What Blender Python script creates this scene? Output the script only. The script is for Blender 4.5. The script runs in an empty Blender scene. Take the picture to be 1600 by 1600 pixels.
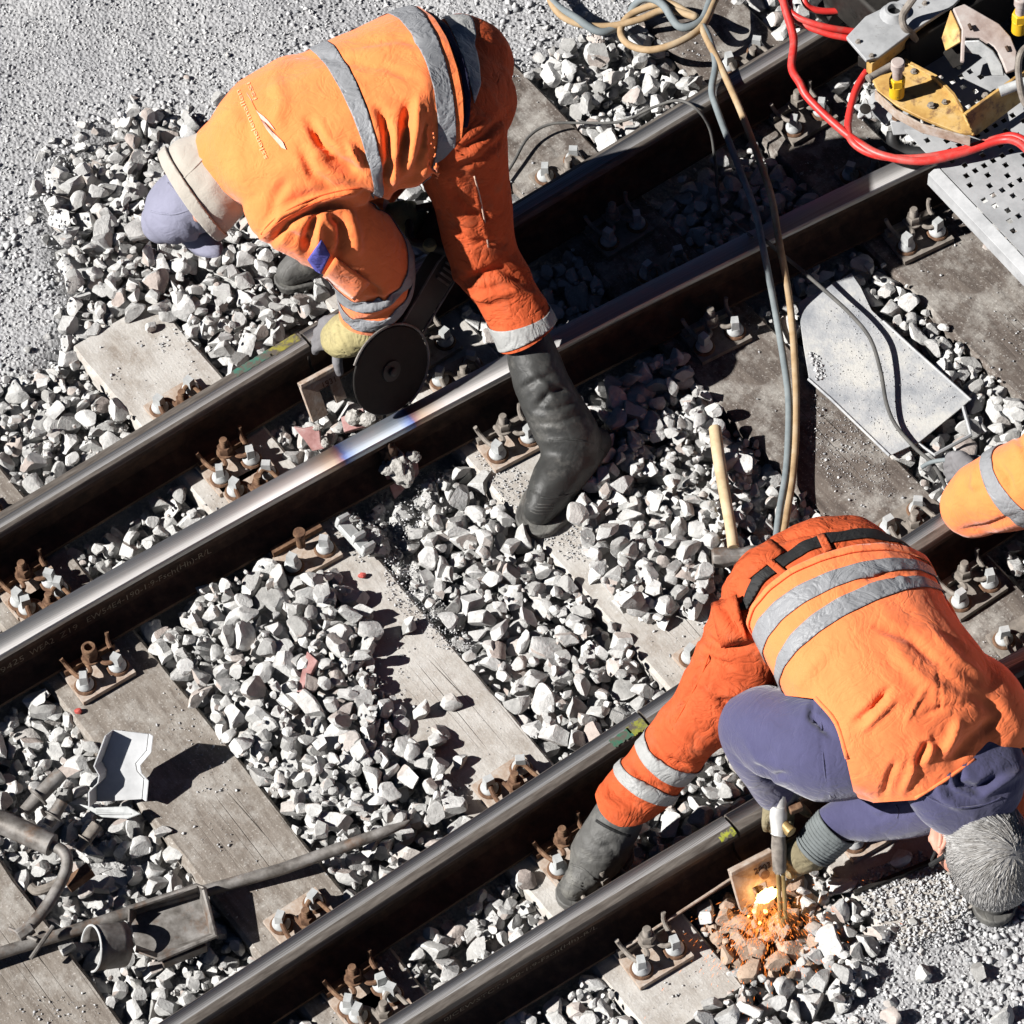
import bpy, bmesh, math, random
import numpy as np
from mathutils import Vector, Matrix, noise
from math import sin, cos, pi, radians, sqrt

random.seed(11); np.random.seed(11)
RNG = np.random.RandomState(5)
scn = bpy.context.scene
COL = scn.collection

# ------------------------------------------------------------------ camera
FPX = 6677.4357; TH = .962; RO = -.0849; HC = 9.2207; YS = 6.4
cd = bpy.data.cameras.new('camera'); cam = bpy.data.objects.new('camera', cd); COL.objects.link(cam)
scn.camera = cam
cd.sensor_width = 36; cd.lens = FPX / 1600 * 36; cd.clip_start = .5; cd.clip_end = 500
_f = Vector((0, cos(TH), -sin(TH))); _U = Vector((0, sin(TH), cos(TH))); _R = Vector((1, 0, 0))
_r = _R * cos(RO) + _U * sin(RO); _u = _U * cos(RO) - _R * sin(RO)
cam.matrix_world = Matrix(((_r.x, _u.x, -_f.x, 0), (_r.y, _u.y, -_f.y, -YS), (_r.z, _u.z, -_f.z, HC), (0, 0, 0, 1)))

# ------------------------------------------------------------------ daylight
SUN_EL = radians(38); SUN_AZ = radians(11)          # azimuth: heading in which shadows run
ldir = Vector((cos(SUN_AZ) * cos(SUN_EL), sin(SUN_AZ) * cos(SUN_EL), -sin(SUN_EL)))
w = bpy.data.worlds.new('World'); scn.world = w; w.use_nodes = True
wn = w.node_tree.nodes; wl = w.node_tree.links
sky = wn.new('ShaderNodeTexSky'); sky.sky_type = 'NISHITA'; sky.sun_disc = False
sky.sun_elevation = SUN_EL; sky.altitude = 5000; sky.air_density = .30; sky.dust_density = .05; sky.ozone_density = 1.5
sky.sun_rotation = math.atan2(-ldir.x, -ldir.y)
wl.new(sky.outputs[0], wn['Background'].inputs[0]); wn['Background'].inputs[1].default_value = .05
sd = bpy.data.lights.new('sun', 'SUN'); sd.energy = 5.0; sd.angle = radians(.5); sd.color = (1, .975, .94)
sun = bpy.data.objects.new('sun', sd); COL.objects.link(sun)
sun.rotation_euler = ldir.to_track_quat('-Z', 'Y').to_euler()
scn.view_settings.view_transform = 'Standard'; scn.view_settings.look = 'None'
scn.view_settings.gamma = 1; scn.view_settings.use_curve_mapping = False
scn.view_settings.exposure = .80
scn.cycles.max_bounces = 6; scn.cycles.diffuse_bounces = 1
scn.cycles.caustics_reflective = False; scn.cycles.caustics_refractive = False

# ------------------------------------------------------------------ geometry of the site
PHI = .5615
u2 = np.array([cos(PHI), sin(PHI)]); n2 = np.array([-sin(PHI), cos(PHI)])
PSI = .5499
def at(px, py, z):
    x = (px - 800) / FPX; y = (800 - py) / FPX; c, s = cos(RO), sin(RO); x, y = c * x - s * y, s * x + c * y
    d = (x, cos(TH) + y * sin(TH), -sin(TH) + y * cos(TH)); t = (HC - z) / -d[2]
    return Vector((d[0] * t, d[1] * t - YS, z))
def proj(P):
    P = np.asarray(P, float); q = P - np.array([0, -YS, HC])
    dz = q @ np.array(_f); x = q @ np.array(_r) / dz; y = q @ np.array(_u) / dz
    return np.stack([800 + FPX * x, 800 - FPX * y], -1)
def railc(k, s):
    s = np.asarray(s, float) - 1.5683
    if k == 1: return 6.1746 - .035 + 0 * s
    if k == 3: return 6.1746 - 1.54 + 0 * s
    b = 5.8603 - .035 - .0042 * s - .0184 * s * s
    return b if k == 2 else b - 1.505
def st(s, t, z=0.0):
    p = s * u2 + t * n2
    return Vector((p[0], p[1] - YS, z))
def to_st(P):
    P = np.asarray(P, float); q = P[..., :2] + np.array([0, YS])
    return q @ u2, q @ n2
def rp(k, s, dn=0., z=0.):
    return st(s, float(railc(k, s)) + dn, z)
VIEW = np.array(-_f)

# ------------------------------------------------------------------ mesh helpers
class MB:
    def __init__(s): s.v = []; s.f = []; s.m = []
    def add(s, V, Fc, mi=0):
        o = len(s.v); s.v += [Vector(p) for p in V]; s.f += [tuple(i + o for i in f) for f in Fc]; s.m += [mi] * len(Fc); return s
    def box(s, c, d, R=None, mi=0, taper=1.):
        V = []
        for z in (-.5, .5):
            k = taper if z > 0 else 1.
            for x, y in ((-.5, -.5), (.5, -.5), (.5, .5), (-.5, .5)):
                p = Vector((x * d[0] * k, y * d[1] * k, z * d[2]))
                V.append(Vector(c) + (R @ p if R else p))
        return s.add(V, [(3, 2, 1, 0), (4, 5, 6, 7), (0, 1, 5, 4), (1, 2, 6, 5), (2, 3, 7, 6), (3, 0, 4, 7)], mi)
    def loft(s, rings, mi=0, cap=True, closed=False):
        k = len(rings[0]); V = [p for r in rings for p in r]; Fc = []
        nr = len(rings)
        for i in range(nr if closed else nr - 1):
            a = i * k; b = ((i + 1) % nr) * k
            for j in range(k): Fc.append((a + j, a + (j + 1) % k, b + (j + 1) % k, b + j))
        if cap and not closed:
            Fc.append(tuple(range(k - 1, -1, -1))); Fc.append(tuple((nr - 1) * k + j for j in range(k)))
        return s.add(V, Fc, mi)
    def tube(s, pts, r, seg=10, mi=0, cap=True):
        pts = [Vector(p) for p in pts]; n = len(pts)
        rr = r if hasattr(r, '__len__') else [r] * n
        rings = []; up = None
        for i in range(n):
            t = (pts[min(i + 1, n - 1)] - pts[max(i - 1, 0)]).normalized()
            if up is None:
                up = Vector((0, 0, 1)) if abs(t.z) < .9 else Vector((1, 0, 0))
            a = (up - t * up.dot(t)).normalized(); up = a; b = t.cross(a)
            rings.append([pts[i] + (a * cos(2 * pi * j / seg) + b * sin(2 * pi * j / seg)) * rr[i] for j in range(seg)])
        return s.loft(rings, mi, cap)
    def cyl(s, a, b, r, seg=12, mi=0, r2=None, cap=True):
        return s.tube([a, b], [r, r if r2 is None else r2], seg, mi, cap)
    def lathe(s, c, prof, seg=16, R=None, mi=0):
        rings = []
        for r, z in prof:
            ring = []
            for j in range(seg):
                p = Vector((r * cos(2 * pi * j / seg), r * sin(2 * pi * j / seg), z)); ring.append(Vector(c) + (R @ p if R else p))
            rings.append(ring)
        return s.loft(rings, mi)
    def prism(s, poly, h, M=None, mi=0):
        """polygon (x,y) extruded z 0..h, mapped with matrix M"""
        k = len(poly); V = [Vector((x, y, 0)) for x, y in poly] + [Vector((x, y, h)) for x, y in poly]
        if M: V = [M @ p for p in V]
        Fc = [tuple(range(k - 1, -1, -1)), tuple(range(k, 2 * k))] + [(i, (i + 1) % k, (i + 1) % k + k, i + k) for i in range(k)]
        return s.add(V, Fc, mi)
    def build(s, name, mats, parent=None, bevel=0, smooth=35, origin=None, seg=2, subsurf=0, recalc=True):
        me = bpy.data.meshes.new(name); o0 = Vector(origin) if origin is not None else Vector((0, 0, 0))
        me.from_pydata([tuple(p - o0) for p in s.v], [], s.f)
        for m in (mats if isinstance(mats, (list, tuple)) else [mats]): me.materials.append(m)
        me.polygons.foreach_set('material_index', s.m)
        if recalc:
            bm = bmesh.new(); bm.from_mesh(me); bmesh.ops.recalc_face_normals(bm, faces=bm.faces); bm.to_mesh(me); bm.free()
        if smooth:
            me.polygons.foreach_set('use_smooth', [True] * len(me.polygons)); me.set_sharp_from_angle(angle=radians(smooth))
        o = bpy.data.objects.new(name, me); COL.objects.link(o); o.location = o0
        if parent is not None: put(o, parent)
        if bevel:
            b = o.modifiers.new('bevel', 'BEVEL'); b.width = bevel; b.segments = seg; b.limit_method = 'ANGLE'; b.angle_limit = radians(40); b.harden_normals = False
        if subsurf:
            b = o.modifiers.new('sub', 'SUBSURF'); b.levels = b.render_levels = subsurf
        return o
def wloc(o):
    M = o.matrix_basis.copy()
    while o.parent: o = o.parent; M = o.matrix_basis @ M
    return M
def put(o, parent):
    """parent an object built in world coordinates"""
    o.parent = parent; o.matrix_parent_inverse = Matrix(); o.matrix_basis = wloc(parent).inverted() @ o.matrix_basis
def tag(o, label=None, cat=None, group=None, kind=None):
    if label: o['label'] = label
    if cat: o['category'] = cat
    if group: o['group'] = group
    if kind: o['kind'] = kind
    return o
def thing(name, loc, label, cat, group=None, rz=0):
    o = bpy.data.objects.new(name, None); COL.objects.link(o); o.location = loc; o.rotation_euler = (0, 0, rz); o.empty_display_size = .1
    return tag(o, label, cat, group)
def mesh_np(name, V, T, mat, smooth=None):
    me = bpy.data.meshes.new(name); nv, nt = len(V), len(T)
    me.vertices.add(nv); me.vertices.foreach_set('co', np.asarray(V, np.float32).ravel())
    me.loops.add(nt * 3); me.loops.foreach_set('vertex_index', np.asarray(T, np.int32).ravel())
    me.polygons.add(nt); me.polygons.foreach_set('loop_start', np.arange(0, nt * 3, 3, dtype=np.int32))
    me.polygons.foreach_set('loop_total', np.full(nt, 3, np.int32))
    me.update(calc_edges=True); me.materials.append(mat)
    if smooth:
        me.polygons.foreach_set('use_smooth', np.ones(nt, bool)); me.set_sharp_from_angle(angle=radians(smooth))
    return me
def link(name, me, parent=None):
    o = bpy.data.objects.new(name, me); COL.objects.link(o)
    if parent is not None: o.parent = parent
    return o
def in_poly(px, py, poly):
    px = np.asarray(px); py = np.asarray(py); r = np.zeros(px.shape, bool); k = len(poly)
    for i in range(k):
        x1, y1 = poly[i]; x2, y2 = poly[(i + 1) % k]
        if y1 == y2: continue
        c = ((y1 > py) != (y2 > py)) & (px < (x2 - x1) * (py - y1) / (y2 - y1) + x1); r ^= c
    return r
def catmull(P, k=6):
    P = [Vector(p) for p in P]; Q = [P[0] * 2 - P[1]] + P + [P[-1] * 2 - P[-2]]; out = []
    for i in range(1, len(Q) - 2):
        a, b, c, d = Q[i - 1:i + 3]
        for j in range(k):
            t = j / k
            out.append(.5 * ((2 * b) + (c - a) * t + (2 * a - 5 * b + 4 * c - d) * t * t + (3 * b - a - 3 * c + d) * t ** 3))
    return out + [P[-1]]
def frame(xa, za):
    """rotation with x along xa, z near za"""
    x = Vector(xa).normalized(); z = Vector(za); z = (z - x * z.dot(x)).normalized(); y = z.cross(x)
    return Matrix((x, y, z)).transposed()

# ------------------------------------------------------------------ materials
def mat(name): 
    m = bpy.data.materials.new(name); m.use_nodes = True
    return m, m.node_tree.nodes, m.node_tree.links, m.node_tree.nodes['Principled BSDF']
def N(nodes, typ, **kw):
    n = nodes.new('ShaderNode' + typ)
    for k, v in kw.items(): setattr(n, k, v)
    return n
def ramp(nodes, stops, interp='LINEAR'):
    r = nodes.new('ShaderNodeValToRGB'); e = r.color_ramp.elements; r.color_ramp.interpolation = interp
    while len(e) < len(stops): e.new(.5)
    for i, (p, c) in enumerate(stops):
        e[i].position = p; e[i].color = (*c, 1) if len(c) == 3 else c
    return r
def noise_mat(name, stops, scale=20, detail=6, rough=.8, bump=.3, bscale=60, bdist=.004, metal=0, stretch=None, rough2=None, coord='Object', spec=.3, dust=None, second=None):
    m, nd, lk, b = mat(name)
    tc = N(nd, 'TexCoord'); mp = N(nd, 'Mapping'); lk.new(tc.outputs[coord], mp.inputs[0])
    if stretch: mp.inputs['Scale'].default_value = stretch
    n1 = N(nd, 'TexNoise'); n1.inputs['Scale'].default_value = scale; n1.inputs['Detail'].default_value = detail; n1.inputs['Roughness'].default_value = .65
    lk.new(mp.outputs[0], n1.inputs['Vector'])
    r = ramp(nd, stops); lk.new(n1.outputs[0], r.inputs[0]); col = r.outputs[0]
    if second:
        sc, lo, hi, c2 = second
        n3 = N(nd, 'TexNoise'); n3.inputs['Scale'].default_value = sc; n3.inputs['Detail'].default_value = 5; n3.inputs['Roughness'].default_value = .7
        lk.new(tc.outputs[coord], n3.inputs['Vector'])
        r3 = ramp(nd, [(lo, (0, 0, 0)), (hi, (1, 1, 1))]); lk.new(n3.outputs[0], r3.inputs[0])
        mx = N(nd, 'MixRGB'); lk.new(r3.outputs[0], mx.inputs[0]); lk.new(col, mx.inputs[1]); mx.inputs[2].default_value = (*c2, 1); col = mx.outputs[0]
    lk.new(col, b.inputs['Base Color'])
    b.inputs['Roughness'].default_value = rough; b.inputs['Metallic'].default_value = metal; b.inputs['Specular IOR Level'].default_value = spec
    if rough2:
        rr = ramp(nd, [(.3, (rough,) * 3), (.7, (rough2,) * 3)]); lk.new(n1.outputs[0], rr.inputs[0]); lk.new(rr.outputs[0], b.inputs['Roughness'])
    if bump:
        n2_ = N(nd, 'TexNoise'); n2_.inputs['Scale'].default_value = bscale; n2_.inputs['Detail'].default_value = 5
        lk.new(mp.outputs[0], n2_.inputs['Vector'])
        bp = N(nd, 'Bump'); bp.inputs['Strength'].default_value = bump; bp.inputs['Distance'].default_value = bdist
        lk.new(n2_.outputs[0], bp.inputs['Height']); lk.new(bp.outputs[0], b.inputs['Normal'])
    return m

def stone_mat(name='limestone_ballast', tintc=None):
    m, nd, lk, b = mat(name)
    g = N(nd, 'NewGeometry'); oi = N(nd, 'ObjectInfo'); tc = N(nd, 'TexCoord')
    ad = N(nd, 'Math', operation='ADD'); lk.new(g.outputs['Random Per Island'], ad.inputs[0]); lk.new(oi.outputs['Random'], ad.inputs[1])
    fr = N(nd, 'Math', operation='FRACT'); lk.new(ad.outputs[0], fr.inputs[0])
    r = ramp(nd, [(0, (.30, .295, .285)), (.25, (.46, .455, .445)), (.55, (.575, .57, .56)), (.86, (.51, .505, .495)), (.92, (.46, .41, .38)), (.965, (.40, .34, .31)), (1, (.55, .54, .52))])
    lk.new(fr.outputs[0], r.inputs[0])
    n1 = N(nd, 'TexNoise'); n1.inputs['Scale'].default_value = 38; n1.inputs['Detail'].default_value = 7; n1.inputs['Roughness'].default_value = .7
    lk.new(g.outputs['Position'], n1.inputs['Vector'])
    r2 = ramp(nd, [(.3, (.66, .66, .66)), (.5, (.97, .97, .96)), (.72, (1.15, 1.15, 1.14))]); lk.new(n1.outputs[0], r2.inputs[0])
    mx = N(nd, 'MixRGB', blend_type='MULTIPLY'); mx.inputs[0].default_value = 1; lk.new(r.outputs[0], mx.inputs[1]); lk.new(r2.outputs[0], mx.inputs[2]); co_ = mx.outputs[0]
    if tintc:
        mt = N(nd, 'MixRGB', blend_type='MULTIPLY'); mt.inputs[0].default_value = 1; lk.new(co_, mt.inputs[1]); mt.inputs[2].default_value = (*tintc, 1); co_ = mt.outputs[0]
    lk.new(co_, b.inputs['Base Color']); b.inputs['Roughness'].default_value = .92; b.inputs['Specular IOR Level'].default_value = .15
    n3 = N(nd, 'TexNoise'); n3.inputs['Scale'].default_value = 130; n3.inputs['Detail'].default_value = 6; n3.inputs['Roughness'].default_value = .65
    lk.new(g.outputs['Position'], n3.inputs['Vector'])
    bp = N(nd, 'Bump'); bp.inputs['Strength'].default_value = .55; bp.inputs['Distance'].default_value = .006
    lk.new(n3.outputs[0], bp.inputs['Height']); lk.new(bp.outputs[0], b.inputs['Normal'])
    return m
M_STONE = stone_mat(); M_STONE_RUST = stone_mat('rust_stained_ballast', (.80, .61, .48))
M_PEB = noise_mat('grey_gravel', [(.3, (.34, .34, .335)), (.5, (.46, .46, .45)), (.7, (.56, .56, .55))], scale=60, rough=.95, bump=.3, bscale=300, bdist=.002, coord='Generated')
def peb_mat():
    m, nd, lk, b = mat('fine_gravel')
    g = N(nd, 'NewGeometry'); r = ramp(nd, [(0, (.26, .265, .275)), (.4, (.43, .43, .435)), (.8, (.55, .55, .55)), (1, (.62, .61, .60))])
    lk.new(g.outputs['Random Per Island'], r.inputs[0]); lk.new(r.outputs[0], b.inputs['Base Color']); b.inputs['Roughness'].default_value = .95; b.inputs['Specular IOR Level'].default_value = .1
    return m
M_PEB = peb_mat()
def ground_mat():
    m, nd, lk, b = mat('ground_gravel')
    g = N(nd, 'NewGeometry')
    n1 = N(nd, 'TexNoise'); n1.inputs['Scale'].default_value = 55; n1.inputs['Detail'].default_value = 8; n1.inputs['Roughness'].default_value = .75
    n0 = N(nd, 'TexNoise'); n0.inputs['Scale'].default_value = 2.5; n0.inputs['Detail'].default_value = 4
    vo = N(nd, 'TexVoronoi'); vo.inputs['Scale'].default_value = 95
    for q in (n1, n0, vo): lk.new(g.outputs['Position'], q.inputs['Vector'])
    r = ramp(nd, [(.3, (.27, .27, .275)), (.5, (.42, .42, .42)), (.7, (.54, .54, .535))]); lk.new(n1.outputs[0], r.inputs[0])
    r0 = ramp(nd, [(.35, (.8, .8, .82)), (.65, (1.05, 1.05, 1.05))]); lk.new(n0.outputs[0], r0.inputs[0])
    mx = N(nd, 'MixRGB', blend_type='MULTIPLY'); mx.inputs[0].default_value = 1; lk.new(r.outputs[0], mx.inputs[1]); lk.new(r0.outputs[0], mx.inputs[2])
    spz = N(nd, 'SeparateXYZ'); lk.new(g.outputs['Position'], spz.inputs[0]); mz = N(nd, 'MapRange'); mz.inputs[1].default_value = -.085; mz.inputs[2].default_value = -.03; lk.new(spz.outputs[2], mz.inputs[0])
    mxs = N(nd, 'MixRGB'); lk.new(mz.outputs[0], mxs.inputs[0]); mxs.inputs[1].default_value = (.40, .395, .38, 1); lk.new(mx.outputs[0], mxs.inputs[2])
    lk.new(mxs.outputs[0], b.inputs['Base Color']); b.inputs['Roughness'].default_value = .97; b.inputs['Specular IOR Level'].default_value = .1
    bp = N(nd, 'Bump'); bp.inputs['Strength'].default_value = .9; bp.inputs['Distance'].default_value = .006; bp.invert = True
    lk.new(vo.outputs['Distance'], bp.inputs['Height'])
    bp2 = N(nd, 'Bump'); bp2.inputs['Strength'].default_value = .7; bp2.inputs['Distance'].default_value = .008
    lk.new(n1.outputs[0], bp2.inputs['Height']); lk.new(bp.outputs[0], bp2.inputs['Normal']); lk.new(bp2.outputs[0], b.inputs['Normal'])
    return m
M_GROUND = ground_mat()
def wood_mat(name, cols, dustc, lo, hi):
    m, nd, lk, b = mat(name)
    tc = N(nd, 'TexCoord'); mp = N(nd, 'Mapping'); mp.inputs['Scale'].default_value = (14, 2.2, 10); lk.new(tc.outputs['Object'], mp.inputs[0])
    n1 = N(nd, 'TexNoise'); n1.inputs['Scale'].default_value = 3; n1.inputs['Detail'].default_value = 8; n1.inputs['Roughness'].default_value = .65; lk.new(mp.outputs[0], n1.inputs['Vector'])
    r = ramp(nd, [(.28, cols[0]), (.5, cols[1]), (.72, cols[2])]); lk.new(n1.outputs[0], r.inputs[0])
    n2_ = N(nd, 'TexNoise'); n2_.inputs['Scale'].default_value = 7; n2_.inputs['Detail'].default_value = 9; n2_.inputs['Roughness'].default_value = .75; lk.new(tc.outputs['Object'], n2_.inputs['Vector'])
    r2 = ramp(nd, [(lo, (0, 0, 0)), (hi, (1, 1, 1))]); lk.new(n2_.outputs[0], r2.inputs[0])
    mx = N(nd, 'MixRGB'); lk.new(r2.outputs[0], mx.inputs[0]); lk.new(r.outputs[0], mx.inputs[1]); mx.inputs[2].default_value = (*dustc, 1)
    # fine speckle of mineral dust
    n4 = N(nd, 'TexNoise'); n4.inputs['Scale'].default_value = 170; n4.inputs['Detail'].default_value = 4; lk.new(tc.outputs['Object'], n4.inputs['Vector'])
    r4 = ramp(nd, [(.60, (0, 0, 0)), (.74, (.6, .6, .6))]); lk.new(n4.outputs[0], r4.inputs[0])
    mx2 = N(nd, 'MixRGB'); lk.new(r4.outputs[0], mx2.inputs[0]); lk.new(mx.outputs[0], mx2.inputs[1]); mx2.inputs[2].default_value = (*[min(.6, c * 1.35 + .05) for c in dustc], 1)
    # long drying cracks
    mc = N(nd, 'Mapping'); mc.inputs['Scale'].default_value = (24, .9, 1); lk.new(tc.outputs['Object'], mc.inputs[0])
    v = N(nd, 'TexVoronoi', feature='DISTANCE_TO_EDGE'); v.inputs['Scale'].default_value = 1.0; v.inputs['Randomness'].default_value = 1; lk.new(mc.outputs[0], v.inputs['Vector'])
    nw = N(nd, 'TexNoise'); nw.inputs['Scale'].default_value = 1.5; lk.new(tc.outputs['Object'], nw.inputs['Vector'])
    rc = ramp(nd, [(.0, (1, 1, 1)), (.014, (0, 0, 0))]); lk.new(v.outputs['Distance'], rc.inputs[0])
    rw = ramp(nd, [(.6, (0, 0, 0)), (.68, (1, 1, 1))]); lk.new(nw.outputs[0], rw.inputs[0])
    mu = N(nd, 'Math', operation='MULTIPLY'); lk.new(rc.outputs[0], mu.inputs[0]); lk.new(rw.outputs[0], mu.inputs[1])
    mx3 = N(nd, 'MixRGB'); lk.new(mu.outputs[0], mx3.inputs[0]); lk.new(mx2.outputs[0], mx3.inputs[1]); mx3.inputs[2].default_value = (.03, .025, .02, 1)
    lk.new(mx3.outputs[0], b.inputs['Base Color']); b.inputs['Roughness'].default_value = .9; b.inputs['Specular IOR Level'].default_value = .2
    hs = N(nd, 'Math', operation='SUBTRACT'); lk.new(n1.outputs[0], hs.inputs[0]); lk.new(mu.outputs[0], hs.inputs[1])
    h2 = N(nd, 'Math', operation='MULTIPLY_ADD'); lk.new(n4.outputs[0], h2.inputs[0]); h2.inputs[1].default_value = .6; lk.new(hs.outputs[0], h2.inputs[2])
    bp = N(nd, 'Bump'); bp.inputs['Strength'].default_value = .5; bp.inputs['Distance'].default_value = .004
    lk.new(h2.outputs[0], bp.inputs['Height']); lk.new(bp.outputs[0], b.inputs['Normal'])
    return m
M_WOOD_PALE = wood_mat('weathered_oak', ((.20, .165, .135), (.30, .265, .23), (.37, .335, .295)), (.47, .45, .42), .33, .58)
M_WOOD_MID = wood_mat('brown_weathered_oak', ((.12, .098, .082), (.205, .178, .152), (.285, .255, .225)), (.40, .38, .35), .47, .68)
M_WOOD_DARK = wood_mat('creosoted_oak', ((.06, .049, .042), (.115, .095, .082), (.185, .158, .135)), (.36, .34, .31), .47, .66)
M_RUST = noise_mat('rusty_iron', [(.3, (.065, .034, .021)), (.5, (.14, .076, .044)), (.7, (.25, .155, .092))], scale=45, rough=.85, bump=.5, bscale=150, bdist=.002, coord='Object')
M_RUSTPALE = noise_mat('dusty_rusty_plate', [(.3, (.25, .17, .12)), (.5, (.38, .30, .24)), (.7, (.46, .42, .38))], scale=35, rough=.9, bump=.4, bscale=150, bdist=.002)
M_RUSTDARK = noise_mat('dark_rusted_steel', [(.3, (.022, .014, .010)), (.5, (.055, .032, .021)), (.7, (.10, .058, .036))], scale=22, rough=.8, bump=.4, bscale=90, bdist=.002)
M_BOLTGREY = noise_mat('dull_iron', [(.3, (.12, .105, .09)), (.6, (.25, .22, .19))], scale=50, rough=.7, bump=.3, bscale=150, bdist=.001)
M_GALV = noise_mat('galvanised_steel', [(.3, (.34, .35, .35)), (.6, (.50, .51, .505))], scale=40, rough=.6, bump=.15, bscale=200, bdist=.001, metal=.15)
def rail_top(name, tint):
    m, nd, lk, b = mat(name)
    tc = N(nd, 'TexCoord'); mp = N(nd, 'Mapping'); mp.inputs['Scale'].default_value = (.8, 240, 240); lk.new(tc.outputs['Object'], mp.inputs[0])
    n1 = N(nd, 'TexNoise'); n1.inputs['Scale'].default_value = 2.2; n1.inputs['Detail'].default_value = 5; lk.new(mp.outputs[0], n1.inputs['Vector'])
    r = ramp(nd, [(.3, (.13, .122, .115)), (.55, (.26, .255, .255)), (.75, (.42, .415, .425))]); lk.new(n1.outputs[0], r.inputs[0]); col = r.outputs[0]
    if tint is not None:      # oxide colours of the freshly welded joint, banded along the rail
        sp = N(nd, 'SeparateXYZ'); lk.new(tc.outputs['Object'], sp.inputs[0])
        w1 = N(nd, 'Math', operation='SUBTRACT'); lk.new(sp.outputs[0], w1.inputs[0]); w1.inputs[1].default_value = tint
        nwp = N(nd, 'TexNoise'); nwp.inputs['Scale'].default_value = 45; nwp.inputs['Detail'].default_value = 4; lk.new(tc.outputs['Object'], nwp.inputs['Vector']); wpm = N(nd, 'Math', operation='MULTIPLY_ADD'); lk.new(nwp.outputs[0], wpm.inputs[0]); wpm.inputs[1].default_value = .022; lk.new(w1.outputs[0], wpm.inputs[2]); w1 = wpm
        w2 = N(nd, 'Math', operation='ABSOLUTE'); lk.new(w1.outputs[0], w2.inputs[0])
        w3 = N(nd, 'MapRange'); w3.inputs[1].default_value = 0; w3.inputs[2].default_value = .5; lk.new(w2.outputs[0], w3.inputs[0])
        rt = ramp(nd, [(0, (.40, .43, .46)), (.13, (.34, .39, .46)), (.185, (.18, .24, .42)), (.205, (.10, .13, .30)), (.225, (.24, .14, .15)), (.27, (.40, .31, .24)), (.42, (.47, .45, .44)), (1, (.44, .43, .42))])
        lk.new(w3.outputs[0], rt.inputs[0])
        rm = ramp(nd, [(.0, (1, 1, 1)), (.7, (1, 1, 1)), (1, (.45, .45, .45))]); lk.new(w3.outputs[0], rm.inputs[0])
        mx = N(nd, 'MixRGB'); lk.new(rm.outputs[0], mx.inputs[0]); lk.new(col, mx.inputs[1]); lk.new(rt.outputs[0], mx.inputs[2]); col = mx.outputs[0]
    lk.new(col, b.inputs['Base Color']); b.inputs['Metallic'].default_value = 1; b.inputs['Anisotropic'].default_value = .85; b.inputs['Anisotropic Rotation'].default_value = .25
    tg = N(nd, 'Tangent', direction_type='RADIAL', axis='X'); lk.new(tg.outputs[0], b.inputs['Tangent'])
    rr = ramp(nd, [(.3, (.46,) * 3), (.7, (.34,) * 3)]); lk.new(n1.outputs[0], rr.inputs[0]); lk.new(rr.outputs[0], b.inputs['Roughness'])
    if tint is not None: b.inputs['Metallic'].default_value = .85; rr.color_ramp.elements[0].color = (.50, .50, .50, 1); rr.color_ramp.elements[1].color = (.40, .40, .40, 1)
    bp = N(nd, 'Bump'); bp.inputs['Strength'].default_value = .12; bp.inputs['Distance'].default_value = .002
    lk.new(n1.outputs[0], bp.inputs['Height']); lk.new(bp.outputs[0], b.inputs['Normal'])
    return m
M_RTOP = rail_top('polished_rail_head', None)
M_RHEAD = noise_mat('brown_rail_shoulder', [(.3, (.075, .062, .052)), (.5, (.13, .113, .098)), (.7, (.20, .178, .155))], scale=14, rough=.6, rough2=.8, bump=.2, bscale=80, bdist=.001, metal=.35, stretch=(1, 8, 8))
# ------------------------------------------------------------------ ground sheet
GR_TL = [(-300, -300), (1020, -300), (1000, 40), (880, 70), (850, 100), (800, 120), (560, 250), (330, 190), (215, 175), (75, 262), (95, 400), (120, 470), (95, 545), (20, 600), (-300, 640)]
GR_BR = [(1270, 1900), (1300, 1560), (1370, 1470), (1440, 1345), (1600, 1350), (1900, 1330), (1900, 1900)]
GR_TR = [(1000, -300), (1900, -300), (1900, -60), (1000, 20)]
CRIB_Z = -.068
def ground_h(X, Y):
    P = proj(np.stack([X, Y, 0 * X], -1)); px, py = P[..., 0], P[..., 1]
    near = (px > -300) & (px < 1900) & (py > -300) & (py < 1900)
    h = np.where(in_poly(px, py, GR_TL) | in_poly(px, py, GR_BR) | ~near, -.012, CRIB_Z)
    return h
xs = np.concatenate([[-60, -30, -12, -6, -4], np.arange(-3, 3.001, .025), [4, 6, 12, 30, 60]])
ys = np.concatenate([[-60, -30, -12, -6, -4], np.arange(-3, 3.001, .025), [4, 6, 12, 30, 60]])
GX, GY = np.meshgrid(xs, ys); GZ = ground_h(GX, GY)
for _ in range(3):
    Q = np.pad(GZ, 1, mode='edge'); GZ = (Q[1:-1, 1:-1] * 2 + Q[:-2, 1:-1] + Q[2:, 1:-1] + Q[1:-1, :-2] + Q[1:-1, 2:]) / 6
GZ += np.array([[noise.noise((x * 3, y * 3, 0)) * .012 + noise.noise((x * 11, y * 11, 3)) * .006 for x in xs] for y in ys])
nx, ny = len(xs), len(ys)
idx = np.arange(nx * ny).reshape(ny, nx)
T = np.concatenate([np.stack([idx[:-1, :-1], idx[:-1, 1:], idx[1:, 1:]], -1).reshape(-1, 3), np.stack([idx[:-1, :-1], idx[1:, 1:], idx[1:, :-1]], -1).reshape(-1, 3)])
ground = link('ground', mesh_np('ground', np.stack([GX, GY, GZ], -1).reshape(-1, 3), T, M_GROUND, 180)); ground['kind'] = 'structure'
from numpy import searchsorted
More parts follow.
